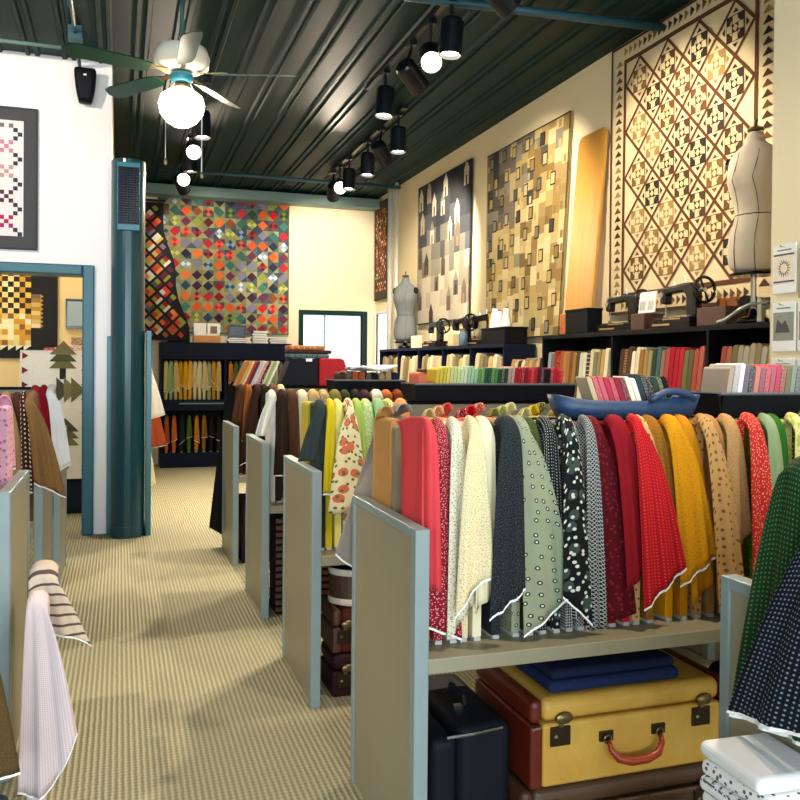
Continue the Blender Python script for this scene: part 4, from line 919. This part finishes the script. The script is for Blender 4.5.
# on top of the navy unit
T2=1.766
sewing((3.76,9.98,T2),-PI/2,'black sewing machine nearest the grey dress form on the navy unit',1.02)
sewing((3.83,9.30,T2),-PI/2,'black sewing machine in the middle of the navy unit under house quilt',1.08)
sewing((3.85,8.70,T2),-PI/2+.2,'black sewing machine at the near end of the navy unit beside a blue jar',1.1)
t=thing('glass_jar','blue grey glass jar in front of the sewing machines on navy unit','jar',(3.652,8.83,T2)); t.scale=(.64,.64,.95); g=G(); g.lathe([(.055,0),(.075,.01),(.078,.13),(.06,.16),(.058,.18)],20); g.build('body',pm('jar_blue','#5c7484',.25),t,smooth=True); g=G(); g.lathe([(.063,.175),(.063,.2),(.02,.204)],20); g.build('lid','brass',t)
crate('printed_box','small cream printed box on the navy unit beside the jar','box',(3.66,9.12,T2),.1,.16,.14,pm('box_cream','#c8b48c',.6,0,.2,20))
crate('card_box','small cream card box beside the grey dress form','box',(3.70,10.55,T2),.1,.16,.16,pm('box_ivory','#d8cfb0',.6,0,.1,20))
for i,(y,hh) in enumerate(((8.14,.20),(8.03,.17),(7.86,.19))):
    t=thing('thread_cone',['tall white cone of thread on the black display box','middle white cone of thread on the black display box','white cone of thread closest to the tan patch quilt'][i],'thread cone',(3.72,y,1.940)); g=G(); g.lathe([(.052,0),(.05,.01),(.03,hh-.03),(.028,hh)],16); g.build('thread','white_card',t,smooth=True); g=G(); g.lathe([(.02,hh),(.015,hh+.012)],12); g.build('core','walnut',t)
crate('straw_box','yellow straw box on top of the machine end of navy unit','box',(3.83,8.33,T2),.14,.11,.33,pm('straw','#b89a4c',.7,0,.2,30),'pine')
# ------------------------------------------------------------------ pattern packets on the pier
def packet(y,z,w,h,kind,label):
    t=thing('pattern_packet',label,'pattern packet',(3.049,y,z),0,'hanging pattern packets')
    g=G(); g.box(-.008,-.002,-w/2,w/2,0,h); g.build('sleeve','white_card' if kind!=1 else pm('sleeve_green','#a09468',.6),t,bevel=.001)
    pz0,pz1=h*.22,h*.80
    bg=['#e8dcc4','#c4b48c','#8c8e80','#9a9684','#6c4a2c'][kind]
    g=G(); g.box(-.0095,-.008,-w*.44,w*.44,pz0,pz1); p=g.build('cover_picture',pm('cover_%d'%kind,bg,.5,0,.2,30),t)
    cy,cz=0,(pz0+pz1)/2
    g=G()
    if kind in (0,1):
        for k in range(16):
            a=2*PI*k/16; r0,r1=w*.16,w*.30
            g.prism([(cy+r0*cos(a-.16),cz+r0*sin(a-.16)),(cy+r1*cos(a),cz+r1*sin(a)),(cy+r0*cos(a+.16),cz+r0*sin(a+.16))],-.0105,-.0094,'x')
        g.build('wreath',pm('wreath_brown','#7a4030',.6),p)
    else:
        g.prism([(-w*.3,cz-.03),(-w*.1,cz+.03),(w*.05,cz+.01),(w*.25,cz+.035),(w*.34,cz-.03)],-.0105,-.0094,'x'); g.build('motif',pm('motif_dark','#3c3c3c',.6),p)
    if kind in (0,4):
        for zz in (pz0,pz1-.006):
            g=G(); g.box(-.011,-.0095,-w*.44,w*.44,zz,zz+.008); g.build('picture_border','walnut',p)
    g=G(); g.box(-.0092,-.008,-w*.3,w*.3,h*.87,h*.90); g.build('title_bar',pm('ink_grey','#8a8478',.7),t)
    g=G(); g.tube([(.002,0,h-.012),(-.03,0,h-.012),(-.034,0,h-.004)],.003,6); g.build('hook','chrome',t); return t
packet(3.322,1.91,.15,.235,0,'pattern packet with a brown wreath on cream, highest by the pier edge')
packet(3.155,1.88,.15,.235,1,'green pattern packet with a round wreath, highest, second from the pier edge')
packet(3.322,1.63,.15,.235,2,'grey green pattern packet with a dark picture below the brown wreath packet')
packet(3.155,1.63,.15,.235,3,'grey pattern packet below the green wreath packet')
packet(3.322,1.36,.15,.235,4,'brown pattern packet with dark borders, lowest by the pier edge')
packet(3.155,1.36,.15,.235,4,'brown pattern packet, lowest, second from the pier edge')
# ------------------------------------------------------------------ trays with fat quarters on the rack tops
def tray_black(x0,x1,y,z,h,label,dep=.20):
    t=thing('fabric_tray',label,'tray',((x0+x1)/2,y,z),0,'trays of fat quarters on the rack tops'); L=(x1-x0)/2; D=dep/2
    g=G(); g.box(-L,L,-D,D,0,.012); g.build('base','basket_black',t)
    g=G(); f=.012
    for sg in (-1,1):
        g=G(); g.prism([(sg*(D-.012),0),(sg*D,0),(sg*(D+.012),h),(sg*D,h)],-L,L,'x'); g.build('long_side','basket_black',t)
        g=G(); g.prism([(sg*(L-.012),.0),(sg*L,.0),(sg*(L+.015),h),(sg*(L+.003),h)],-D,D,'y'); g.build('short_side','basket_black',t)
    g=G(); g.tube([(-L-.01,-D-.01,h),(L+.01,-D-.01,h),(L+.01,D+.01,h),(-L-.01,D+.01,h)],.006,6,closed=True); g.build('rim',pm('rim_grey','#5a5c60',.5),t)
    return t
def quarters(x0,x1,n,y,z,h,cols,where,group,lean=0,dep=.15):
    st=(x1-x0)/n
    for i in range(n):
        c=cols[int(i*len(cols)/n)]; mt=fab(c[1],c[2] if len(c)>2 else ('print' if i%3==1 else 'solid'),c[3] if len(c)>3 else '#c8b8a4',190)
        hh=h+rnd.uniform(-.008,.008)
        t=thing('fat_quarter',c[0]+' fat quarter, '+nth(i+1)+' from the aisle '+where,'fat quarter',(x0+(i+.5)*st,y,z),0,group)
        slab(st*.86,dep,hh,0,st*.4,3,lean).build('folded_cloth',mt,t)
RC=[y+DEP/2 for y in RY]
tz=TOPZ+.014
tray_black(1.40,2.28,RC[1],TOPZ,.085,'long black tray of green and red fat quarters on rack behind the suitcase rack')
quarters(1.50,2.22,38,RC[1],tz,.155,[('yellow','#c8b030'),('lemon','#d0c470'),('pale lime','#c0c888'),('cream green','#c8d0a8'),('mint','#98b890'),('leaf green','#5c8a4a'),('forest green','#2c5030'),('mid green','#4c7a40'),('dark green','#28442c'),('pink grey','#b08c84'),('red','#a81c28'),('crimson','#8c1020'),('scarlet','#b41824'),('plum','#4c1828'),('black print','#201418'),('rose red','#b02438'),('bright red','#c81c28')],'in the long black tray','fat quarters in the long black tray',.12)
mt=fab('#c8684c'); t=thing('folded_cloth_bundle','coral folded cloth leaning in the aisle end of the long black tray','folded cloth',(1.44,RC[1],tz)); slab(.04,.15,.13,0,.018,3,-.0).build('folded_cloth',mt,t)
# blue boat-shaped tray
t=thing('blue_tray','blue boat-shaped tray with a handle, holding pink fat quarters','tray',(1.735,RC[0]-.02,TOPZ),0,'trays of fat quarters on the rack tops')
L,D=.285,.095
def boat(s,z,o=0):
    n=40; r=[]
    for k in range(n):
        a=2*PI*k/n; x=(L*s-o)*cos(a); y=(D*(.55+.45*s)-o)*math.copysign(abs(sin(a))**.6,sin(a)); r.append((x,y,z))
    return r
def rimz(k,n=40):
    a=2*PI*k/n; return .062+.020*abs(cos(a))**4+.012*math.exp(-((cos(a)-.55)/.2)**2)
ra=boat(.93,0); rb=boat(1.0,.03); rc_=[(x*1.03,y*1.03,rimz(k)) for k,(x,y,z) in enumerate(boat(1.03,.07))]; rd=[(x,y,z) for (x,y,z) in [(x*.99,y*.96,rimz(k)-.001) for k,(x,y,z) in enumerate(boat(1.03,.07,.012))]]; re_=boat(.97,.03,.012); rf_=boat(.9,.012,.012)
g=G(); g.loft([ra,rb,rc_,rd,re_,rf_]); g.build('hull','basket_blue',t,smooth=True)
for sg in (-1,1):
    g=G(); g.tube([(.04,sg*(D+.004),.062),(.06,sg*(D+.005),.075),(.10,sg*(D+.006),.092),(.145,sg*(D+.006),.095),(.19,sg*(D+.005),.085),(.225,sg*(D+.002),.066)],.013,8); g.build('handle','basket_blue',t,smooth=True)
quarters(1.60,1.93,15,RC[0]-.02,tz,.135,[('beige','#b8a480'),('rose','#b84858'),('dusty pink','#b85c60'),('raspberry','#a83048'),('deep pink','#b03c50'),('wine rose','#8c2438'),('maroon print','#6c1c2c','print'),('cream','#e0d8c4'),('ivory','#e4dfcc'),('slate','#2c3a40'),('black dotted','#181a20','dots','#c8c8c0'),('dark print','#22242a','print'),('deep green','#2c4030'),('olive','#4c5434'),('black','#14161a')],'in the blue tray','fat quarters in the blue tray',-.38,.08)
tray_black(2.09,2.55,RC[0],TOPZ,.085,'black tray of pale and rosy fat quarters beside the blue tray')
quarters(2.12,2.53,17,RC[0],tz,.175,[('taupe','#a09080'),('pearl grey','#a8a8a8'),('white','#d8d8dc'),('grey lilac','#6c6474'),('dark slate','#3c3c48'),('salmon','#c07868'),('mauve','#8c6070'),('rose','#b8505c'),('dusty rose','#a8606c'),('rose pink','#b84c5c'),('brown pink','#9c5c58'),('olive grey','#78745c'),('grey green','#8c9080'),('steel','#6a747c'),('pale blue','#98a4ac'),('fawn','#a89078'),('charcoal','#3a3a3c')],'in the black tray beside the blue one','fat quarters beside the blue tray',.16)
tray_black(1.33,1.80,RC[2],TOPZ,.075,'short dark tray with a white cloth on top on the third rack')
quarters(1.36,1.77,9,RC[2],tz,.115,[('brown','#4a3020'),('rust','#a05024'),('black','#1a1820'),('tan','#a88c60'),('navy','#1c2438')],'in the short dark tray','fat quarters in the short dark tray',0)
t=thing('white_cloth','white cloth folded on top of the short dark tray','cloth',(1.60,RC[2]-.01,tz+.125)); g=G(); g.grid(lambda a,b:(-.16+.32*a,-.08+.16*b,.012+.012*sin(7*a+3*b)+.01*a),12,8); g.build('cloth',fab('#e4e2de'),t,smooth=True,solid=.014)
tray_black(1.92,2.62,RC[2],TOPZ,.06,'pale fabric tray behind the yellow fat quarters on the third rack')
quarters(1.95,2.59,22,RC[2],tz,.135,[('brown','#5c4030'),('white','#dcd8cc'),('black print','#201c1c','print'),('ivory','#e0dcc4'),('pale green','#c8ccb0'),('tan','#8c7048'),('pink','#d09088'),('blush','#dcaca0'),('cream','#e4dcc8')],'in the pale fabric tray','fat quarters on the third rack',.0)
# folded fabric display on the fourth rack
for i,(nm,hx) in enumerate((('orange brown','#b0702c'),('peach','#cc9858'),('cream orange','#d8b078'),('rust red','#a03c1c'),('plum','#54283c'),('pale blue grey','#b0b4b8'),('white pink','#d8bcb4'),('blush','#cc9088'),('dark wine','#4a1c20'),('pale sage','#b8bc98'),('lime sage','#98a05c'),('mint white','#d0d4c0'))):
    t=thing('leaning_fabric',nm+' fabric leaning on the fourth rack, '+nth(i+1)+' from the aisle','folded fabric',(.88+i*.022,RC[3],TOPZ),0,'leaning fabrics on the fourth rack'); slab(.019,.2,.20,0,.009,3,.45).build('folded_cloth',fab(hx,'print' if i%3==2 else 'solid','#e8dcc8',60),t)
t=thing('navy_fabric','black navy folded fabric draped over a block on the fourth rack','folded fabric',(1.37,RC[3],TOPZ)); g=G(); g.prism([(-.145,0),(.16,0),(.16,.215),(.145,.225),(-.05,.225),(-.065,.215)],-.11,.11,'y'); g.build('folded_cloth',fab('#12141e'),t,bevel=.01); g=G(); g.box(.06,.11,-.114,-.108,.20,.222); g.build('price_tag','white_card',t)
t=thing('red_fabric','dark red folded fabric bundle beside the black navy one','folded fabric',(1.66,RC[3],TOPZ)); g=G(); g.prism([(-.12,0),(.15,0),(.13,.10),(.09,.215),(.06,.228),(-.12,.228)],-.11,.11,'y'); g.build('folded_cloth',fab('#981c24','print','#a8303a',120),t,bevel=.01)
z=TOPZ+.226
for i,(nm,hx,w,h,dx) in enumerate((('teal grey','#4c6468',.34,.035,0),('dark brown','#3c2418',.36,.03,.01),('orange and brown patterned','#a86030',.30,.035,-.02))):
    t=thing('folded_cloth_bundle',nm+' folded cloth in the small pile on the black navy fabric','folded cloth',(1.46+dx,RC[3],z+.001),0,'pile on the black navy fabric'); g=G(); g.box(-w/2,w/2,-.09,.09,0,h); g.build('folded_cloth',fab(hx,'print','#d0b080' if i==2 else '#2a2420',30),t,bevel=.012,seg=3); z+=h+.001
t=thing('book_pile','short pile of dark books on the fourth rack beside the orange cloth','book pile',(1.235,RC[3]+.0,TOPZ+.226))
bpy.data.objects.remove(t)
# ------------------------------------------------------------------ suitcases and things under the first rack
def case(loc,w,d,h,lidf,bm,endm,hm,label,name='suitcase',ends=True,latch=True,handle=True,lw=.0,rz=0):
    t=thing(name,label,'suitcase',loc,rz,'vintage suitcases under the racks'); hl=h*lidf; gap=.003; ew=.044
    x0,x1=(-w/2+ew,w/2-ew*.45) if ends else (-w/2,w/2)
    g=G(); g.box(x0,x1,-d/2,d/2,0,hl-gap); g.build('body',bm,t,bevel=.012,seg=3)
    g=G(); g.box(x0,x1,-d/2,d/2,hl,h); g.build('lid',bm,t,bevel=.03,seg=5)
    if ends:
        for a,b in ((-w/2,x0+.001),(x1-.001,w/2)):
            g=G(); g.box(a,b,-d/2-.004,d/2+.004,0,hl-gap); e=g.build('corner_band',endm,t,bevel=.012,seg=3)
            g=G(); g.box(a,b,-d/2-.004,d/2+.004,hl,h+.003); g.build('lid_band',endm,e,bevel=.03,seg=5)
            g=G(); g.box(a+.01,b-.01,-d/2-.006,-d/2-.002,hl-.012,hl-.006); g.build('metal_edge','chrome',e)
    if latch:
        for lx in (-w*.36,w*.36):
            g=G(); g.box(lx-.036,lx+.036,-d/2-.008,-d/2+.001,hl-.075,hl-.012); l=g.build('latch_plate',pm('latch_bronze','#3c3020',.35,.7,.2),t,bevel=.003)
            g=G(); g.lathe([(.003,.009),(.022,.007),(.026,0)],18,(lx+.012,-d/2-.004,hl+.014),1.25,.8,mx=Matrix.Rotation(PI/2,4,'X')); g.build('latch_knob','brass',l,smooth=True)
            g=G(); g.box(lx-.008,lx+.008,-d/2-.011,-d/2-.007,hl-.012,hl+.012); g.build('hasp','brass',l); g=G(); g.lathe([(.006,.002),(.006,0)],10,(lx-.018,-d/2-.008,hl-.042),mx=Matrix.Rotation(PI/2,4,'X')); g.build('keyhole','chrome',l)
    if handle:
        hz=hl-.07
        for sx_ in (-.10,.10):
            g=G(); g.box(sx_-.026,sx_+.026,-d/2-.007,-d/2+.001,hz-.012,hz+.022); m=g.build('handle_mount',pm('latch_bronze','#3c3020',.35,.7,.2),t,bevel=.002); g=G(); ring=[(sx_+.013*cos(2*PI*k/14),-d/2-.014,hz-.002+.013*sin(2*PI*k/14)) for k in range(14)]; g.tube(ring,.003,6,closed=True); g.build('ring','brass',m)
        g=G(); pts=[(-.10,-d/2-.016,hz-.005),(-.097,-d/2-.03,hz-.03),(-.075,-d/2-.04,hz-.058),(-.03,-d/2-.044,hz-.07),(.03,-d/2-.044,hz-.07),(.075,-d/2-.04,hz-.058),(.097,-d/2-.03,hz-.03),(.10,-d/2-.016,hz-.005)]
        g.tube(pts,[.007,.010,.013,.015,.015,.013,.010,.007],10); g.build('handle','honey_leather',t,smooth=True)
    return t
def hide():
    q=N('yellow_hide'); tc=q.n('ShaderNodeTexCoord'); no=q.n('ShaderNodeTexNoise'); no.inputs['Scale'].default_value=7; no.inputs['Detail'].default_value=6; q.l(tc.outputs['Object'],no.inputs['Vector'])
    wv=q.n('ShaderNodeTexNoise'); wv.inputs['Scale'].default_value=160; q.l(tc.outputs['Object'],wv.inputs['Vector'])
    a=q.mix(no.outputs['Fac'],lin('#b07c24'),lin('#e2b858')); q.l(q.mix(q.math('MULTIPLY',wv.outputs['Fac'],.3),a,lin('#8a5c18')),q.b.inputs['Base Color']); q.b.inputs['Roughness'].default_value=.42; q.bump(wv.outputs['Fac'],.001,.4); return q.m
brownh=pm('trunk_brown','#4c3420',.5,0,.25,14,.002)
case((1.62,2.66,.0),.80,.46,.185,.62,brownh,'walnut','walnut','brown suitcase lying under the yellow suitcase','suitcase',True,True,False)
case((1.625,2.655,.191),.75,.45,.285,.73,hide(),'brown_leather','honey_leather','yellow suitcase with brown leather ends and handle under the nearest shelf')
t=thing('folded_cloth','navy blue folded cloth lying on the yellow suitcase','folded cloth',(1.58,2.62,.481)); 
g=G(); g.box(-.25,.25,-.17,.14,0,.04); g.build('lower_fold',fab('#16244a'),t,bevel=.018,seg=4); g=G(); g.box(-.24,.235,-.16,.14,.041,.075); g.build('upper_fold',fab('#0f1a36'),t,bevel=.016,seg=4)
t=thing('machine_case','black accordion-shaped case beside the yellow suitcase','case',(1.075,2.72,0)); 
bk=pm('case_black','#15181f',.45,0,.15,20,.002)
g=G(); g.box(-.05,.135,-.24,.24,0,.40); g.build('body',bk,t,bevel=.035,seg=5); g=G(); g.box(-.145,-.052,-.24,.24,0,.37); g.build('lid',bk,t,bevel=.03,seg=5)
g=G(); g.tube([(-.09,-.236,.372),(.0,-.243,.378),(.10,-.243,.385)],.005,6); g.build('metal_trim','chrome',t); g=G(); g.box(-.01,.02,-.10,-.08,.40,.412); g.build('clasp','chrome',t); g=G(); g.tube([(.04,-.07,.398),(.04,-.06,.425),(.04,.06,.425),(.04,.07,.398)],.008,8); g.build('handle',bk,t)
t=thing('cloth_bundle','bundle of dark cloth behind the suitcases under the nearest shelf','cloth bundle',(2.3,2.62,0)); g=G(); g.box(-.22,.22,-.16,.04,0,.46); g.build('folded_cloth',fab('#14161c'),t,bevel=.05,seg=4)
t=thing('cream_bundle','cream rolled cloth bundle on the carpet before the brown suitcase','cloth bundle',(1.70,2.13,0)); g=G()
for k,(x,rr) in enumerate(((-.09,.05),(.0,.058),(.10,.05))): g.lathe([(rr*.3,.0),(rr,.01),(rr,.195),(rr*.8,.215),(rr*.2,.22)],16,(x,0,0))
g.build('rolls',fab('#d8cba8'),t,smooth=True)
# suitcases under the second and third racks
case((1.16,3.95,.0),.44,.26,.20,.6,pm('case_maroon','#2a1418',.45,0,.2,12),'walnut','walnut','dark maroon case lowest of the stack under the second rack','suitcase',False,True,False)
case((1.15,3.95,.206),.42,.26,.20,.6,pm('case_redbrown','#4a2014',.4,0,.2,12),'walnut','walnut','red brown case in the middle of the stack under the second rack','suitcase',True,True,False)
t=thing('hat_box','brown case with pale cream edges on top of the stack under second rack','hat box',(1.13,3.95,.412)); g=G(); g.lathe([(.17,0),(.175,.01),(.175,.165),(.17,.17)],28,sx=1,sy=.72); g.build('body',pm('hatbox_brown','#4c3426',.5),t,smooth=False)
for zz in (.012,.15):
    g=G(); g.lathe([(.176,zz-.01),(.18,zz),(.18,zz+.015),(.176,zz+.02)],28,sx=1,sy=.73); g.build('edge_band','cream_dress',t)
t=thing('slatted_crate','dark slatted crate under the shelf of the third rack','crate',(1.12,5.3,0)); g=G(); g.box(-.20,.2,-.1,.14,0,.6); g.build('body','black_wood',t)
for k in range(14): g=G(); g.box(-.205,.2,-.115,-.1,.02+k*.042,.045+k*.042); g.build('slat','walnut',t)
crate('storage_box','dark box under the shelf of the fourth rack','box',(1.1,6.75,0),.4,.3,.5,pm('box_maroon','#2a1820',.6))
# white folded stack in the near corner
t=thing('low_stool','low white stool under the white folded stack','stool',(1.24,1.39,0)); g=G(); g.box(-.085,.085,-.10,.10,.53,.56); g.build('seat','white_paint',t,bevel=.006)
for a in (-.06,.06):
    for b in (-.08,.08): g=G(); g.box(a-.018,a+.018,b-.018,b+.018,0,.53); g.build('leg','white_paint',t)
z=.561
for i in range(6):
    hh=.034; nm=['lowest white','white printed','white','white with grey writing','white with tiny dots','topmost white'][i]
    t=thing('folded_white_cloth',nm+' folded cloth in the stack on the stool by the navy drape','folded cloth',(1.24+.003*(-1)**i,1.39,z),.05*sin(i*2.1),'white folded cloths')
    g=G(); g.box(-.085,.085,-.095,.095,0,hh); g.build('folded_cloth',fab('#dcdad6',['solid','text','solid','text','print','solid'][i],'#55555a',[60,55,60,42,50,60][i]),t,bevel=.015,seg=4); z+=hh+.001
# ------------------------------------------------------------------ back shelving with two tiers of bolts
t=thing('back_shelving','navy shelving unit with two tiers of bolts below the diamond quilt','shelving unit',(1.53,13.15,0)); L=.97
for z0,z1 in ((.0,.22),(.84,1.0),(1.60,1.85)): g=G(); g.box(-L,L,-.25,-.225,z0,z1); g.build('front_rail','navy_wood',t,bevel=.003)
for z0 in (.19,.97,1.825): g=G(); g.box(-L,L,-.225,.24,z0,z0+.025); g.build('shelf','navy_wood',t)
for x in (-L,-.04,L-.03): g=G(); g.box(x,x+.03,-.224,.24,0,1.825); g.build('upright','navy_wood',t)
g=G(); g.box(-L,L,.225,.24,0,1.83); g.build('back_board','black_wood',t)
g=G(); g.box(-.7,-.05,-.252,-.249,.935,.955); g.build('label_strip','pipe_pale',t)
U=[('pale lemon','#c8c070'),('sage green','#8ca888'),('straw','#c8b060'),('golden yellow','#d0a020'),('bright yellow','#e0a808'),('yellow','#dca010'),('cream print','#d8c89c'),('pale cream','#dccfa0'),('straw print','#c4b480'),('beige green','#a8a478'),('ochre','#c09028'),('sand gold','#c89c48'),('orange print','#b8702c'),('olive','#5c5c30'),('teal','#1f5058'),('dark teal','#18424c'),('sea green','#48807c'),('teal green','#3c706c'),('dark olive','#3c4424'),('leaf','#6c8048'),('mint','#8ca888'),('cream','#c8bc98'),('grey','#707468'),('slate','#3c4c54')]
wm='selvage'
xs=[-.885+i*.069 for i in range(12)]+[.055+i*.076 for i in range(12)]
for i,(nm,hx) in enumerate(U):
    X=1.53+xs[i]; 
    mt=fab(hx,'print' if i%3==2 else 'solid','#e0d8b8',60)
    t=bolt(X,13.06,.996,mt,nm+' bolt, '+nth(i+1)+' from the column, upper tier of the navy back shelving','bolts on the upper tier at the back',h=.535,w=.045,d=.2)
    lo=.10+.12*rnd.random(); sl=rnd.uniform(-.05,.1)
    tail(t,mt,(-.028,.028),(-.036-.02*(i%2),lo+sl),(.04+.025*((i+1)%2),lo-sl*.3),.58,-.115,i%3,ph=i,n=1.2,amp=.004)
V=[('orange rust','#a8542c'),('orange','#c8642c'),('black green','#1c2420'),('leaf green','#4c6c24'),('amber','#c07c24'),('bronze','#8c6428'),('black','#181418'),('dark brown','#2c1c18'),('maroon','#541820'),('dark red','#6c1c1c'),('olive brown','#4c4024'),('cream yellow','#d8c070'),('pale straw','#c8b068'),('brown','#6c4424'),('rust','#8c4420'),('wine','#4c1c28')]
for i,(nm,hx) in enumerate(V):
    X=1.53+(-.875+i*.108 if i<8 else .07+(i-8)*.108); mt=fab(hx)
    t=bolt(X,13.06,.216,mt,nm+' bolt, '+nth(i+1)+' from the column, lower tier of the navy back shelving','bolts on the lower tier at the back',h=.50,w=.05,d=.2)
    lo=.10+.14*rnd.random(); sl=rnd.uniform(-.06,.08)
    tail(t,mt,(-.025,.025),(-.04,lo+sl),(.045,lo-sl),.55,-.115,i%3,ph=i*2,n=1.2,amp=.004)
# on top of the back shelving
BT=1.851
t=thing('card_box','honey wooden box holding cards on the navy back shelving','box',(1.235,13.05,BT)); g=G(); g.box(-.2,.2,-.07,.07,0,.105); g.build('body','pine',t,bevel=.004)
for k,x in enumerate((-.1,.1)):
    t=thing('greeting_card',['plain white card standing in the honey wooden box','white card with a brown picture standing in the honey wooden box'][k],'card',(1.235+x,13.02,BT+.107),0); g=G(); g.box(-.092,.092,-.006,.006,0,.185); o=g.build('card','white_card',t)
    if k: g=G(); g.box(-.05,.05,-.008,-.006,.03,.14); g.build('picture',pm('picture_brown','#7a6458',.6,0,.4,30),o)
crate('flat_box','black flat box piled at the column end of the back shelving','box',(.83,13.05,BT),.30,.2,.10,'black_wood','black_wood')
crate('flat_box','upper red black box at the column end of the back shelving','box',(.82,13.05,BT+.105),.24,.18,.06,pm('box_darkred','#5a1418',.5))
t=thing('picture_stand','small framed black picture stand among books on the back shelving','picture stand',(1.68,13.04,BT+.085)); g=G(); g.box(-.13,.14,-.012,.012,0,.19); o=g.build('frame','black_iron',t,bevel=.004); g=G(); g.box(-.10,.11,-.0145,-.012,.03,.16); g.build('picture',pm('picture_slate','#48525a',.3,0,.5,16),o)
k=0
for x0,n,lab in ((1.67,3,'under the black picture stand'),(2.02,5,'in the taller pile beside the picture stand'),(2.30,3,'in the low dark pile by the door end')):
    z=BT
    for i in range(n):
        hx=['#16181c','#d8d4c8','#1c1e24','#c8ccd0','#5a6a70'][(i+k)%5]; nm=['black','white','charcoal','pale grey','slate'][(i+k)%5]
        if k==2: hx,nm=['#121418','#1c2428','#30383a'][i],['black','blue black','grey black'][i]
        t=thing('book',nm+' book, '+nth(i+1)+' up '+lab,'book',(x0+.008*(-1)**i,13.05,z),0,'books on the back shelving'); hh=.027 if n==3 else .038
        w=.13 if k!=1 else .11
        g=G(); g.box(-w,w,-.085,.085,0,hh); o=g.build('cover',pm('cover_'+nm.replace(' ','_'),hx,.5),t,bevel=.002); g=G(); g.box(-w+.004,w+.001,-.088,.086,.004,hh-.004); g.build('pages','white_card',o); z+=hh+.001
    k+=1
# cloths hanging beside the column, further back
def hangcloth(x,y,z,mat,label,top,bl,br,n=1.5):
    t=thing('hanging_cloth',label,'hanging cloth',(x,y,z),0,'cloths hanging behind the column'); tail(t,mat,top,bl,br,0,0,1,n=n,amp=.012,ydeep=.08); return t
hangcloth(.33,11.05,1.50,fab('#dcdcde'),'white cloth hanging behind the teal column above the orange one',(-.12,.05),(-.12,-.70),(.21,-.60))
hangcloth(.42,11.75,1.00,fab('#a04a28'),'orange brown cloth hanging low behind the teal column',(-.12,.05),(-.12,-.60),(.18,-.55))
hangcloth(.30,10.5,.62,fab('#d8cca0'),'cream cloth hanging lowest beside the base of the teal column',(-.10,.04),(-.10,-.58),(.11,-.50))
for (x,y,z,nm) in ((.33,11.05,1.44,0),(.42,11.75,.94,1),(.30,10.5,.56,2)):
    t=thing('cloth_post','teal post carrying the '+['white','orange brown','cream'][nm]+' hanging cloth behind the column','post',(x-.05,y+.05,0)); g=G(); g.box(-.02,.02,-.015,.015,0,z+.01); g.build('post','teal',t); g=G(); g.box(-.08,.08,-.03,.03,0,.012); g.build('foot','teal',t)
# ------------------------------------------------------------------ daylight and exposure
w=bpy.data.worlds.new('daylight'); sc.world=w; w.use_nodes=True; bg=w.node_tree.nodes['Background']; bg.inputs[0].default_value=(.86,.94,1,1); bg.inputs[1].default_value=1.4
def area(name,loc,rot,sx_,sy_,e,col):
    ld=bpy.data.lights.new(name,'AREA'); ld.shape='RECTANGLE'; ld.size=sx_; ld.size_y=sy_; ld.energy=e; ld.color=col
    o=bpy.data.objects.new(name,ld); COL.objects.link(o); o.location=loc; o.rotation_euler=rot; return o
area('shop_window_daylight',(0,-4.3,2.1),(PI/2,0,0),6.6,3.2,600,(.87,.93,1))
area('side_room_lamp',(-1.6,9.6,4.1),(0,0,0),.8,.8,60,(1,.9,.74))
sc.view_settings.view_transform='Standard'; sc.view_settings.look='None'; sc.view_settings.gamma=1; sc.view_settings.use_curve_mapping=False; sc.view_settings.exposure=.6
